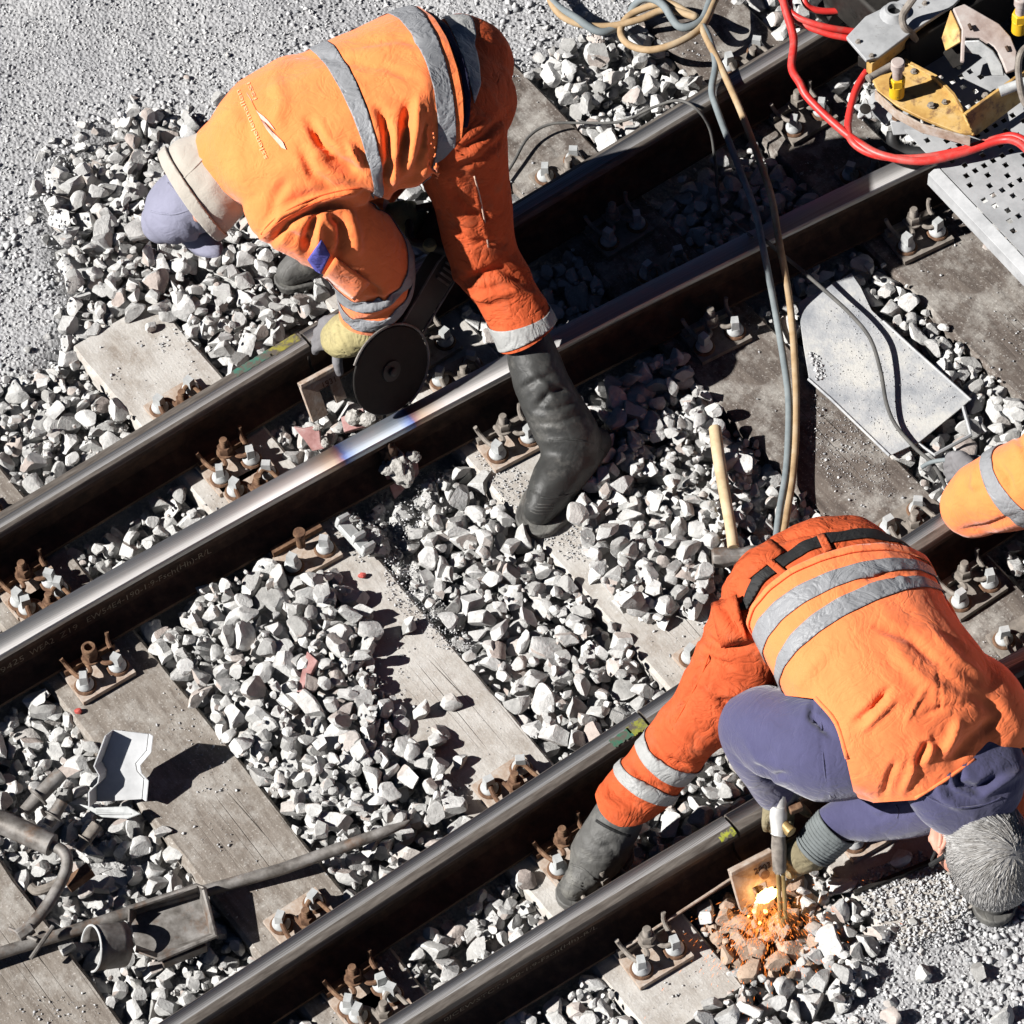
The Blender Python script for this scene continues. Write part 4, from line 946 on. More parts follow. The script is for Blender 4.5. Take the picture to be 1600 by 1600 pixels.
mb.add([p for r_ in rows for p in r_], [(j * 9 + i, j * 9 + i + 1, j * 9 + i + 10, j * 9 + i + 9) for j in range(4) for i in range(8)])
o = mb.build('peak', M_CAP, cap_o, smooth=180, recalc=False); md = o.modifiers.new('t', 'SOLIDIFY'); md.thickness = .006
M_THREAD = cloth('pale_piping_thread', (.72, .50, .38), .1)
seam(tr, 'side_piping', M_THREAD, w1, [(741, 275), (749, 305), (757, 345), (763, 386)], .0022)
M_STITCH = cloth('orange_seam_stitching', (.62, .10, .03), .1)
seam(jk, 'shoulder_seam', M_STITCH, w1, [(408, 366), (425, 346), (455, 326), (500, 306), (545, 296), (566, 294)], .0022)
seam(jk, 'shoulder_seam', M_STITCH, w1, [(412, 372), (430, 352), (460, 333), (503, 313), (548, 303)], .0018)
for q_ in ([(524, 406), (576, 441)], [(553, 462), (577, 441)]): seam(jk, 'pocket_stitching', M_STITCH, w1, [q_[0], ((q_[0][0] + q_[1][0]) / 2, (q_[0][1] + q_[1][1]) / 2), q_[1]], .0016, .016)
seam(hd, 'hood_seam', M_BEIGE, w1, [(338, 222), (322, 243), (304, 262), (286, 280)], .003)
seam(cp, 'cap_seam', M_CAP, cap_o, [(262, 286), (276, 300), (292, 318), (308, 340), (318, 360)], .0028)
seam(cp, 'cap_seam', M_CAP, cap_o, [(236, 330), (254, 334), (276, 334), (300, 326)], .0028)
# gloves
g1 = Soft([[(585, 500, .31, .062), (566, 512, .285, .064), (545, 522, .26, .062), (532, 528, .24, .055)]], .006, 4); g1.wrinkle(.003, 22, None, 1, 3)
g1.folds([([(528, 492), (532, 520), (545, 545)], 3, -.006), ([(548, 545), (570, 548), (598, 538)], 3, -.006)])
g1.build('glove_cuff', M_GLOVE, w1)
hand('glove', M_GREYGLOVE, w1, at(538, 523, .245), at(520, 520, .235), at(507, 520, .232), at(520, 495, .25) - at(527, 545, .21), (.35, .15, -1), .0125, .023, pr=(.052, .032), thumb=(-.1, -.5, -.6))
hand('glove', M_GLOVE, w1, at(612, 338, .46), at(640, 342, .44), at(655, 350, .43), at(640, 320, .47) - at(640, 365, .41), (.3, -.2, -1), .012, .022, pr=(.048, .03))
# boots
b1, b1s = boot(w1, [(806, 488, .35, .050), (822, 525, .31, .060), (836, 568, .265, .070), (850, 608, .22, .073), (870, 648, .17, .080), (890, 685, .12, .084)],
     [(928, 694, .055, .050, .050), (897, 712, .085, .062, .075), (868, 752, .074, .070, .066), (852, 780, .054, .069, .052), (842, 797, .044, .060, .042)], M_RUBBER, M_RUBBERG,
     folds=[([(812, 610), (840, 592), (862, 588)], 5, -.012), ([(835, 640), (860, 612), (885, 608)], 6, -.014), ([(830, 585), (850, 598), (866, 620)], 6, .010), ([(832, 642), (870, 640), (905, 625)], 4, -.008), ([(836, 662), (870, 662), (908, 648)], 4, -.008), ([(842, 692), (880, 688), (935, 700)], 3, .005), ([(815, 752), (850, 775), (900, 775)], 3, -.006)])
seam(b1s, 'boot_seam', M_RUBBER, b1, [(834, 694), (858, 688), (885, 686), (915, 690), (945, 706)], .0030)
seam(b1s, 'boot_seam', M_RUBBER, b1, [(812, 752), (828, 768), (850, 778), (878, 776), (905, 764)], .0036)
for k_ in range(4): seam(b1s, 'toe_ridge', M_RUBBERG, b1, [(806 + k_ * 3, 768 + k_ * 6), (822 + k_ * 2, 780 + k_ * 6), (842, 788 + k_ * 5), (866 - k_, 788 + k_ * 4)], .0020)
boot(w1, [(510, 362, .26, .065), (498, 384, .16, .062)], [(505, 398, .05, .040, .045), (488, 404, .062, .046, .05), (468, 416, .05, .050, .045), (452, 427, .04, .042, .036)], M_RUBBERG, M_RUBBERG)
# ================================================================== crouching worker with the cutting torch
w2 = thing('person', at(1240, 1330, 0), 'grey haired worker crouching in orange vest over violet sweatshirt with a cutting torch', 'person')
body2 = Soft([([(1300, 915, .69, .12, .07), (1345, 985, .71, .13, .09), (1420, 1095, .68, .155, .10), (1465, 1165, .62, .11, .08), (1490, 1210, .575, .06, .06)], (1, .4, 0)),
    [(1490, 1210, .575, .058), (1518, 1266, .50, .062), (1534, 1302, .455, .082), (1545, 1326, .425, .092), (1550, 1340, .405, .085)],
    [(1506, 1328, .39, .068), (1500, 1336, .365, .055), (1500, 1342, .34, .04)], [(1478, 1338, .36, .018), (1470, 1342, .345, .014)],
    [(1466, 1290, .475, .010, .020), (1466, 1312, .465, .013, .028), (1470, 1330, .452, .009, .018)],
    [(1340, 1165, .62, .06), (1190, 1125, .52, .05), (1213, 1218, .34, .03)],
    [(1520, 1125, .57, .05), (1440, 1255, .36, .05), (1310, 1283, .25, .034), (1296, 1290, .235, .036)],
    [(1222, 940, .66, .07), (1120, 1085, .46, .055), (1000, 1245, .22, .045), (942, 1330, .07, .04), (908, 1380, .035, .032)],
    [(1380, 920, .66, .07), (1520, 1080, .45, .06), (1550, 1330, .16, .045), (1556, 1390, .05, .04)]], .0095, 3)
body2.build('body', M_SKIN, w2)
tr2 = Soft([([(1276, 880, .69, .185, .105), (1292, 905, .70, .195, .118), (1316, 945, .71, .185, .12)], (1, .35, 0)),
    [(1212, 925, .68, .118), (1172, 1000, .59, .112), (1126, 1078, .48, .095), (1076, 1142, .38, .082), (1030, 1198, .285, .077), (994, 1240, .225, .079), (966, 1268, .185, .082)],
    [(1375, 915, .68, .115), (1436, 1000, .55, .105), (1492, 1095, .44, .095), (1548, 1210, .30, .09), (1553, 1310, .19, .08)]], .0085, 5)
tr2.wrinkle(.010, 7, at(1000, 1240, .22) - at(1200, 930, .7), .5, 2)
tr2.folds([([(1085, 985), (1120, 1010), (1175, 1010)], 8, -.010), ([(1075, 1040), (1110, 1030), (1150, 1045)], 7, -.008), ([(1125, 930), (1135, 965), (1160, 985)], 7, -.014), ([(1140, 905), (1150, 945), (1165, 965)], 6, .010), ([(1118, 950), (1128, 980), (1150, 1000)], 5, .008),
    ([(1105, 1035), (1075, 1085), (1055, 1125)], 4, -.007), ([(1010, 1150), (1035, 1185), (1080, 1205)], 8, -.010), ([(1040, 1130), (1080, 1165), (1110, 1170)], 8, .008), ([(985, 1190), (1010, 1225), (1040, 1235)], 7, -.008), ([(945, 1225), (975, 1250), (1000, 1262)], 7, -.008), ([(1120, 1090), (1150, 1120), (1150, 1150)], 9, -.010),
    ([(1205, 848), (1250, 835), (1300, 828)], 4, -.006), ([(1090, 1060), (1120, 1085), (1180, 1080)], 8, .007), ([(930, 1240), (960, 1262), (985, 1272)], 5, .005)], 1.9)
tr2.build('trousers', M_ORANGE2, w2, [(((932, 1252), (970, 1292), (1015, 1282)), (1050, 1150))])
tr2.piece('shin_tape', M_TAPEPALE, w2, [(((965, 1178), (1010, 1225), (1040, 1240)), (1000, 1240)), (((955, 1192), (990, 1240), (1018, 1254)), (1005, 1200))], .003, .002, near=(995, 1218))
tr2.piece('shin_tape', M_TAPEPALE, w2, [(((1003, 1138), (1040, 1195), (1085, 1208)), (1010, 1210)), (((988, 1150), (1025, 1212), (1066, 1228)), (1040, 1160))], .003, .002, near=(1020, 1190))
tr2.piece('belt', M_BLACKBELT, w2, [(((1165, 930), (1215, 872), (1320, 832)), (1240, 890)), (((1172, 945), (1228, 885), (1330, 845)), (1200, 850))], .004, .003, near=(1225, 876))
for q in ([(1196, 880), (1206, 874), (1238, 900), (1228, 908)], [(1276, 838), (1288, 835), (1300, 858), (1288, 864)]): patch(tr2, 'belt_loop', M_ORANGE2, w2, q, 4, 4, off=.010)
patch(tr2, 'cargo_pocket', M_ORANGE2, w2, [(1112, 945), (1150, 930), (1168, 1000), (1128, 1010)], off=.012, thick=.006, bulge=.012)
patch(tr2, 'hip_pocket', M_ORANGE2, w2, [(1145, 885), (1200, 840), (1225, 862), (1170, 905)], off=.008)
# sweatshirt
sh = Soft([([(1318, 925, .715, .165, .10), (1355, 995, .72, .19, .13), (1420, 1090, .68, .185, .115), (1458, 1150, .62, .145, .09)], (1, .4, 0)),
    [(1340, 1165, .62, .120), (1285, 1168, .59, .128), (1225, 1150, .55, .112), (1185, 1135, .51, .095), (1188, 1170, .44, .080), (1205, 1212, .35, .062), (1212, 1235, .30, .052)],
    [(1515, 1135, .55, .085), (1495, 1200, .46, .09), (1440, 1250, .36, .085), (1380, 1268, .30, .070), (1330, 1278, .265, .056), (1303, 1286, .25, .047)],
    [([(1490, 1180, .62, .15, .085), (1508, 1213, .595, .150, .078), (1518, 1238, .565, .14, .072), (1524, 1254, .54, .125, .066)], (1, .12, -.1))][0]], .0078, 5)
sh.wrinkle(.008, 6, None, 1, 6)
sh.folds([([(1265, 1120), (1280, 1130), (1300, 1150)], 6, -.012), ([(1270, 1100), (1268, 1118), (1278, 1128)], 5, -.010), ([(1175, 1195), (1205, 1215), (1230, 1210)], 6, -.012), ([(1160, 1150), (1185, 1185), (1215, 1195)], 8, .006), ([(1283, 1100), (1284, 1160), (1292, 1250)], 2.5, -.003),
    ([(1460, 1225), (1475, 1250), (1505, 1262)], 7, .010), ([(1495, 1200), (1500, 1225), (1530, 1235), (1560, 1215)], 8, -.022), ([(1475, 1215), (1490, 1240), (1530, 1255)], 6, -.010), ([(1530, 1240), (1560, 1225), (1595, 1205)], 7, .012), ([(1350, 1265), (1370, 1280), (1390, 1270)], 5, -.006)], 1.4)
sh.build('sweatshirt', M_PURPLE, w2, [(((1190, 1236), (1212, 1246), (1240, 1236)), (1230, 1150))] if False else [])
# vest
vs = Soft([([(1296, 902, .74, .220, .145), (1318, 945, .74, .228, .155), (1356, 1020, .73, .224, .160), (1406, 1095, .695, .234, .156), (1438, 1145, .65, .225, .14), (1456, 1175, .615, .19, .12)], (1, .42, 0)),
    [(1480, 1090, .645, .13), (1512, 1110, .62, .135), (1530, 1130, .60, .13)], [(1385, 1170, .64, .105), (1362, 1185, .61, .10)]], .0075, 6)
vs.wrinkle(.008, 5, at(1450, 1180, .6) - at(1300, 880, .75), 2.0, 9)
vs.folds([([(1372, 980), (1420, 995), (1470, 1040)], 9, -.010), ([(1385, 1000), (1440, 1060), (1480, 1080)], 12, .008), ([(1335, 1130), (1365, 1105), (1390, 1075)], 6, -.013), ([(1345, 1145), (1375, 1115), (1400, 1090)], 6, .008), ([(1430, 1200), (1445, 1170), (1455, 1155)], 6, -.012), ([(1448, 1190), (1455, 1170), (1450, 1150)], 5, .010), ([(1475, 1180), (1490, 1150), (1498, 1125)], 8, .012),
    ([(1490, 1190), (1520, 1150), (1560, 1120)], 10, -.010), ([(1440, 1120), (1470, 1105), (1525, 1100)], 5, -.006), ([(1415, 1130), (1430, 1100), (1450, 1070)], 4, .005), ([(1465, 1040), (1468, 1090), (1470, 1115)], 3, -.004), ([(1345, 905), (1380, 898), (1420, 900)], 6, -.010), ([(1355, 892), (1400, 900), (1415, 906)], 4, .008),
    ([(1470, 1060), (1520, 1085), (1570, 1120)], 10, -.006), ([(1300, 1010), (1260, 1050), (1240, 1080)], 12, .006), ([(1410, 1240), (1425, 1205), (1430, 1190)], 6, .010), ([(1380, 1245), (1390, 1210), (1400, 1190)], 6, -.008), ([(1455, 985), (1500, 1030), (1540, 1060)], 8, .007)], 1.4)
seam(tr2, 'side_seam', M_STITCH, w2, [(1108, 1022), (1098, 1050), (1080, 1085), (1060, 1120), (1050, 1140)], .002)
seam(sh, 'sleeve_seam', M_PURPLE, w2, [(1283, 1098), (1284, 1140), (1286, 1180), (1290, 1215), (1298, 1245)], .0022)
hem = ((1163, 975), (1245, 885), (1420, 858)); ah = ((1292, 1095), (1318, 1165), (1338, 1255)); nk = ((1345, 1254), (1435, 1249), (1525, 1185))
AHP = [(1150, 1092), (1222, 1086), (1274, 1092), (1305, 1130), (1322, 1185), (1338, 1256), (1300, 1330), (1100, 1330)]
NKP = [(1338, 1256), (1430, 1250), (1478, 1222), (1525, 1188), (1590, 1170), (1720, 1150), (1720, 1420), (1330, 1420)]
vs.build('vest', M_VEST, w2, [(hem, (1370, 1050))], [(AHP, (1, 2, 3, 4)), (NKP, (0, 1, 2, 3))])
seam(vs, 'armhole_piping', M_VEST, w2, [(1222, 1084), (1274, 1090), (1307, 1130), (1324, 1185), (1340, 1252)], .006)
seam(vs, 'neck_piping', M_VEST, w2, [(1340, 1252), (1430, 1247), (1476, 1219), (1523, 1186)], .005)
vs.piece('reflective_band', M_TAPE, w2, [(((1172, 1000), (1270, 905), (1440, 880)), (1300, 925)), (((1185, 1040), (1290, 925), (1470, 910)), (1250, 905))], .003, .002, near=(1280, 915))
vs.piece('reflective_band', M_TAPE, w2, [(((1212, 1045), (1310, 935), (1440, 902)), (1320, 975)), (((1222, 1080), (1315, 965), (1475, 928)), (1290, 930))], .003, .002, near=(1310, 950))
vs.piece('vest_hem', M_VEST, w2, [(hem, (1370, 1050)), (((1166, 985), (1248, 893), (1420, 866)), (1240, 880))], .004, .005)
# head: hair of single locks over a grey scalp, glasses
hc = at(1537, 1322, .455); crown = (at(1592, 1340, .46) - hc)
hs = Soft([[(1528, 1286, .485, .094), (1541, 1315, .45, .105), (1550, 1341, .42, .106), (1555, 1360, .395, .098)]], .009, 4)
hair_o = hs.build('hair', M_HAIR, w2, [])
rr = np.random.RandomState(4); lb = MB(); cpt = hs.hit(1588, 1335) or Vector(hs.co[0])
for v in range(7000):
    i = rr.randint(len(hs.co)); p = Vector(hs.co[i]); nrm = Vector(hs.no[i])
    if nrm.dot(Vector(VIEW)) < -.35: continue
    d = (p - cpt); d = d - nrm * d.dot(nrm)
    if d.length < .004: d = Vector((rr.normal(), rr.normal(), 0))
    d.normalize(); sw_ = nrm.cross(d); d = (d + sw_ * (.5 + rr.normal() * .14)).normalized(); L = rr.uniform(.03, .06); h = rr.uniform(.001, .0038)
    h2_ = hs.bvh.find_nearest(p + d * L)[0]; h1_ = hs.bvh.find_nearest(p + d * L * .5)[0]; q = [p - nrm * .001, h1_ + nrm * h, h2_ + nrm * (h * .6)]; wd = rr.uniform(.0004, .0010); sd_ = nrm.cross(d) * wd
    lb.add([q[0] - sd_, q[0] + sd_, q[0] + nrm * wd, q[1] - sd_ * .9, q[1] + sd_ * .9, q[1] + nrm * wd, q[2]], [(0, 1, 4, 3), (1, 2, 5, 4), (2, 0, 3, 5), (3, 4, 6), (4, 5, 6), (5, 3, 6)], (1 if rr.uniform() < max(0, 1 - (p - cpt).length / .13) * .9 else (2 if rr.uniform() < .45 else 0)))
M_H = [cloth('pale_grey_hair', (.37, .36, .345), .15, rough=.5, spec=.4), cloth('mid_grey_hair', (.25, .235, .215), .2, rough=.5, spec=.4), cloth('white_hair', (.49, .48, .465), .1, rough=.5, spec=.4)]
o = lb.build('hair_locks', M_H, hair_o, smooth=180); o['kind'] = 'stuff'
mb = MB(); mb.tube([at(1482, 1326, .435), at(1472, 1340, .415), at(1454, 1352, .385)], [.004, .006, .007], 8); mb.tube([at(1462, 1330, .395), at(1456, 1343, .38), at(1458, 1356, .365)], .004, 8)
mb.build('glasses', M_BLACKBELT, w2)
mb = MB()
eh = lambda a, b, k=.0: (body2.hit(a, b) or at(a, b, .45)) + Vector(VIEW) * k + Vector((-.004, 0, 0))
rim = [eh(1470, 1284, .006), eh(1476, 1292, .014), eh(1479, 1304, .016), eh(1478, 1316, .014), eh(1473, 1326, .008)]
mb.tube(catmull(rim, 5), [.004] + [.0065] * 14 + [.0058] * 5 + [.004], 10)
rim2 = [eh(1468, 1290, .003), eh(1472, 1300, .008), eh(1472, 1312, .008), eh(1470, 1324, .006)]
mb.tube(catmull(rim2, 4), .0062, 10); limb(mb, [(eh(1472, 1326, .004), .007, .007), (eh(1471, 1331, .004), .006, .006)])
mb.build('ear', M_SKIN, w2, smooth=180)
# gloves on the torch
c1 = MB(); c1.tube([at(1215, 1222, .315), at(1215, 1240, .28), at(1216, 1252, .26)], [.052, .056, .046], 20); c1.build('glove_cuff', M_CUFF, w2)
hand('glove', M_GLOVEK, w2, at(1216, 1250, .26), at(1217, 1264, .24), at(1216, 1276, .225), at(1196, 1268, .24) - at(1240, 1262, .23), (.1, .4, -1), .0115, .02, pr=(.04, .03))
c2 = MB(); pa, pb = at(1308, 1290, .245), at(1268, 1330, .185); 
prof = [(0, .058), (.04, .060), (.30, .058), (.62, .056), (1, .050), (1.04, .047)]
c2.tube([pa.lerp(pb, t_) for t_, _ in prof], [r_ for _, r_ in prof], 24, cap=False)
o = c2.build('glove_cuff', M_CUFF, w2, smooth=180); md = o.modifiers.new('t', 'SOLIDIFY'); md.thickness = .005
for k_ in range(9):
    t_ = .12 + k_ * .1; rg = MB(); c_ = pa.lerp(pb, t_); ax2 = (pb - pa).normalized(); a_ = Vector((0, 0, 1)) - ax2 * ax2.z; a_.normalize(); b_ = ax2.cross(a_); R_ = .0595 - t_ * .006
    rg.tube([c_ + (a_ * cos(x) + b_ * sin(x)) * R_ for x in np.linspace(0, 2 * pi, 25)], .0018, 5); rg.build('knit_ridge', M_CUFF, o)
hand('glove', M_GLOVEK, w2, at(1272, 1325, .19), at(1247, 1338, .165), at(1232, 1345, .15), at(1240, 1318, .19) - at(1252, 1368, .12), (-.1, .5, -.9), .0135, .023, pr=(.05, .034), thumb=(-1, .1, -.1), lens=(.06, .07, .066, .05))
b2, b2s = boot(w2, [(985, 1240, .22, .052), (962, 1285, .165, .066), (945, 1312, .125, .066), (930, 1335, .09, .064)], [(962, 1318, .055, .046, .048), (940, 1340, .072, .052, .056), (920, 1362, .060, .055, .05), (906, 1378, .045, .053, .042), (897, 1388, .038, .045, .034)], M_RUBBERG, M_RUBBERG,
     folds=[([(915, 1310), (935, 1325), (960, 1320)], 5, -.008), ([(930, 1300), (950, 1318), (962, 1340)], 5, -.008), ([(878, 1355), (905, 1358), (925, 1375)], 3, -.006), ([(880, 1372), (900, 1378), (918, 1388)], 3, .004)])
seam(b2s, 'boot_seam', M_RUBBERG, b2, [(878, 1346), (893, 1350), (912, 1358), (930, 1374)], .0036)
for k_ in range(3): seam(b2s, 'toe_ridge', M_RUBBERG, b2, [(878 + k_ * 3, 1362 + k_ * 8), (892 + k_ * 2, 1370 + k_ * 7), (910, 1380 + k_ * 5)], .0022)
seam(b2s, 'boot_strap', M_BLACKBELT, b2, [(932, 1282), (945, 1290), (965, 1300), (985, 1306)], .0042)
b3_, b3s = boot(w2, [(1553, 1300, .2, .062), (1556, 1340, .13, .066)], [(1555, 1335, .055, .046, .05), (1556, 1355, .07, .055, .06), (1556, 1378, .062, .060, .055), (1555, 1396, .046, .058, .046), (1554, 1408, .038, .05, .036)], M_RUBBERG, M_RUBBERG)

for k_ in range(6): seam(b3s, 'toe_ridge', M_RUBBERG, b3_, [(1524, 1384 + k_ * 6), (1540, 1388 + k_ * 6), (1558, 1389 + k_ * 6), (1578, 1385 + k_ * 6)], .0018)
for px_, m_ in ((1150, M_PURPLE), ): pass
seam(sh, 'hood_seam', M_PURPLE, w2, [(1440, 1240), (1470, 1255), (1500, 1262), (1535, 1258), (1565, 1246)], .0026)
seam(sh, 'sleeve_seam', M_PURPLE, w2, [(1400, 1258), (1404, 1266), (1402, 1278)], .0024)

# ================================================================== third worker, reaching in from the right
w3 = thing('person', at(1760, 900, 0), 'orange jacket sleeve and grey gloved hand reaching in at the right edge', 'person')
jk3 = Soft([[(1540, 775, .25, .095), (1575, 765, .30, .112), (1625, 745, .38, .115), (1680, 715, .47, .115), (1730, 690, .56, .12)], [(1540, 775, .25, .095), (1520, 790, .20, .085)],
    ([(1740, 690, .62, .22, .14), (1800, 760, .66, .23, .15), (1860, 860, .68, .22, .15)], (1, .6, 0)), [(1700, 900, .5, .10), (1760, 780, .62, .11)], [(1690, 640, .62, .09), (1680, 620, .62, .09)]], .009, 5)
jk3.wrinkle(.005, 6, None, 1, 2)
jk3.folds([([(1555, 720), (1575, 745), (1580, 765)], 6, -.012), ([(1500, 760), (1520, 770), (1535, 765)], 6, -.008), ([(1520, 730), (1523, 750), (1520, 770)], 6, .008), ([(1590, 680), (1600, 700), (1602, 720)], 6, -.012), ([(1500, 830), (1540, 825), (1590, 805)], 7, -.010)], 1.3)
jk3.build('jacket', M_ORANGE, w3)
jk3.piece('reflective_band', M_TAPE, w3, [(((1532, 722), (1545, 770), (1585, 815)), (1550, 770)), (((1550, 715), (1570, 765), (1598, 795)), (1545, 770))], .003, .002, near=(1556, 768))
b3 = Soft([[(1535, 768, .24, .035), (1560, 765, .28, .05), (1640, 740, .4, .06), (1730, 690, .58, .07)], ([(1740, 690, .6, .14, .1), (1860, 860, .64, .14, .1)], (1, .6, 0)), [(1730, 690, .62, .06), (1700, 640, .64, .07), (1680, 615, .64, .085)], [(1860, 860, .62, .09), (1760, 900, .4, .06), (1830, 960, .08, .045)], [(1850, 830, .62, .09), (1900, 800, .35, .06), (1960, 860, .08, .045)], [(1700, 640, .62, .05), (1700, 780, .4, .05), (1690, 900, .3, .04)]], .013, 3)
b3.build('body', M_SKIN, w3)
tr3 = Soft([([(1840, 840, .62, .19, .14), (1890, 900, .60, .18, .14)], (1, .6, 0)), [(1860, 870, .58, .13), (1760, 900, .42, .10), (1825, 955, .12, .08)], [(1870, 850, .58, .13), (1910, 800, .38, .10), (1960, 850, .12, .08)]], .013, 4); tr3.build('trousers', M_ORANGE2, w3)
hand('glove', M_GREYGLOVE, w3, at(1525, 745, .2), at(1503, 728, .16), at(1490, 726, .14), at(1500, 715, .17) - at(1505, 745, .12), (-.2, .2, -1), .0115, .02, pr=(.045, .026))
boot(w3, [(1825, 940, .2, .06), (1830, 960, .1, .06)], [(1850, 960, .05, .045, .045), (1830, 975, .06, .05, .05), (1800, 985, .04, .045, .036)], M_RUBBERG, M_RUBBERG)
boot(w3, [(1955, 840, .2, .06), (1960, 860, .1, .06)], [(1980, 860, .05, .045, .045), (1960, 875, .06, .05, .05), (1930, 885, .04, .045, .036)], M_RUBBERG, M_RUBBERG)
# ================================================================== hand tools and machines
M_BLACKSTEEL = noise_mat('blackened_steel', [(.3, (.012, .011, .010)), (.6, (.028, .025, .022)), (.8, (.05, .045, .04))], scale=30, rough=.5, rough2=.75, bump=.25, bscale=120, bdist=.001, metal=.3)
M_BLACKPLASTIC = noise_mat('black_plastic', [(.3, (.012, .012, .012)), (.7, (.03, .03, .03))], scale=20, rough=.5, bump=.1, bscale=200, bdist=.001, spec=.5)
M_STEEL = noise_mat('worn_tool_steel', [(.3, (.10, .088, .078)), (.5, (.20, .185, .17)), (.7, (.31, .295, .28))], scale=26, rough=.5, rough2=.75, bump=.35, bscale=110, bdist=.0015, metal=.45, second=(12, .55, .75, (.16, .085, .045)))
M_ALU = noise_mat('bare_sheet_metal', [(.3, (.28, .285, .29)), (.6, (.42, .425, .43))], scale=14, rough=.55, bump=.15, bscale=90, bdist=.001, metal=.1)
M_CHANNEL = noise_mat('bright_channel_steel', [(.3, (.46, .465, .47)), (.6, (.60, .605, .61))], scale=14, rough=.55, bump=.15, bscale=90, bdist=.001, metal=.1)
M_GREYPAINT = noise_mat('scuffed_grey_paint', [(.3, (.26, .265, .27)), (.6, (.38, .385, .39))], scale=18, rough=.55, bump=.15, bscale=140, bdist=.001, second=(40, .63, .72, (.20, .19, .18)))
M_DUSTPLATE = noise_mat('grey_plate_under_dust', [(.32, (.23, .245, .27)), (.5, (.40, .405, .41)), (.62, (.52, .51, .48))], scale=9, detail=9, rough=.9, bump=.6, bscale=160, bdist=.002)
M_YELLOW = noise_mat('chipped_yellow_paint', [(.3, (.36, .20, .06)), (.5, (.50, .31, .10)), (.7, (.56, .40, .19))], scale=16, rough=.5, bump=.2, bscale=120, bdist=.001, second=(26, .53, .66, (.20, .115, .06)))
M_YELLOWB = noise_mat('bright_yellow_paint', [(.3, (.60, .34, .01)), (.7, (.75, .45, .02))], scale=20, rough=.45, bump=.1, bscale=120, bdist=.001, second=(60, .64, .7, (.2, .12, .05)))
M_PINKIRON = noise_mat('pinkish_cast_iron', [(.3, (.26, .19, .165)), (.5, (.40, .33, .30)), (.7, (.50, .46, .43))], scale=14, rough=.7, bump=.3, bscale=120, bdist=.001)
M_REDHOSE = noise_mat('red_hose', [(.3, (.50, .02, .018)), (.7, (.68, .045, .035))], scale=14, rough=.45, bump=.1, bscale=80, bdist=.001, spec=.5, second=(11, .52, .72, (.40, .13, .11)))
M_GREYHOSE = noise_mat('grey_blue_hose', [(.3, (.13, .155, .165)), (.7, (.22, .245, .25))], scale=20, rough=.75, bump=.2, bscale=90, bdist=.001)
M_OCHREHOSE = noise_mat('ochre_hose', [(.3, (.24, .155, .08)), (.5, (.36, .25, .14)), (.7, (.42, .33, .22))], scale=16, rough=.8, bump=.2, bscale=90, bdist=.001)
M_CABLE = noise_mat('dark_cable', [(.3, (.05, .05, .05)), (.7, (.13, .125, .115))], scale=20, rough=.7, bump=.1, bscale=90, bdist=.001)
M_HANDLE = noise_mat('ash_wood_handle', [(.3, (.34, .235, .13)), (.5, (.50, .38, .235)), (.7, (.60, .48, .33))], scale=12, rough=.6, bump=.25, bscale=40, bdist=.001, stretch=(1, 1, .12), coord='Object')
M_REDSHARD = noise_mat('reddish_mould_shard', [(.3, (.22, .10, .09)), (.5, (.35, .19, .18)), (.7, (.44, .33, .31))], scale=22, rough=.9, bump=.5, bscale=90, bdist=.002)
M_SLAG = noise_mat('sandy_slag_crust', [(.3, (.20, .19, .175)), (.5, (.36, .345, .32)), (.7, (.48, .46, .43))], scale=40, rough=.98, bump=1, bscale=120, bdist=.006)
M_CHALK = noise_mat('chalk_marks', [(.3, (.16, .12, .085)), (.6, (.40, .34, .24))], scale=160, rough=.95, bump=0)
def part(mb, name, m, t, bevel=0, smooth=35, label=None):
    o = mb.build(name, m, t, bevel=bevel, smooth=smooth)
    if label: o['label'] = label
    return o
def P(*a): return at(*a)
def slab(pts, th, up=None):
    """flat sheet through world points (polygon), thickness th along its normal"""
    mb = MB(); c = sum(pts, Vector()) / len(pts); n = Vector()
    for i in range(len(pts)): n += (pts[i] - c).cross(pts[(i + 1) % len(pts)] - c)
    n.normalize()
    if n.dot(Vector(up if up is not None else (0, 0, 1))) < 0: n = -n
    O_ = Vector((0, -YS, HC)); pts = [O_ + (p - O_) * ((c - O_).dot(n) / (p - O_).dot(n)) if abs((p - O_).normalized().dot(n)) > .25 else p for p in pts]      # keep the sheet flat
    k = len(pts); mb.add(pts + [p + n * th for p in pts], [tuple(range(k - 1, -1, -1)), tuple(range(k, 2 * k))] + [(i, (i + 1) % k, (i + 1) % k + k, i + k) for i in range(k)]); return mb

# ---- cut-off grinder held by the standing worker
gc = P(610, 579, .285); gn = Vector((.61, -.718, .328)).normalized()
gr = thing('disc_grinder', gc, 'black cut-off grinder with its large disc leaning against the welded rail', 'grinder')
ga = P(680, 395, .40); Rg = frame((ga - gc) - gn * (ga - gc).dot(gn), gn)
mb = MB(); mb.lathe(gc, [(.001, -.003), (.1215, -.003), (.1235, -.0015), (.1235, .0015), (.1215, .003), (.001, .003)], 64, Rg); part(mb, 'cutting_disc', M_BLACKSTEEL, gr)
mb = MB(); mb.lathe(gc, [(.030, .003), (.029, .007), (.012, .008), (.012, .016), (.009, .018), (.001, .018)], 24, Rg); part(mb, 'disc_flange', M_BLACKPLASTIC, gr)
mb = MB(); Lg = (ga - gc).length
gp = lambda x, y, z: gc + Rg @ Vector((x, y, z))
ring = [gp(.129 * cos(a), .129 * sin(a), 0) for a in np.linspace(-1.9, 1.9, 30)]
prof = [(-.004, -.012), (.0, -.014), (.004, -.012), (.004, .012), (0, .014), (-.004, .012)]
mb.tube(ring, .0035, 6); part(mb, 'disc_rim_guard', M_STEEL, gr)
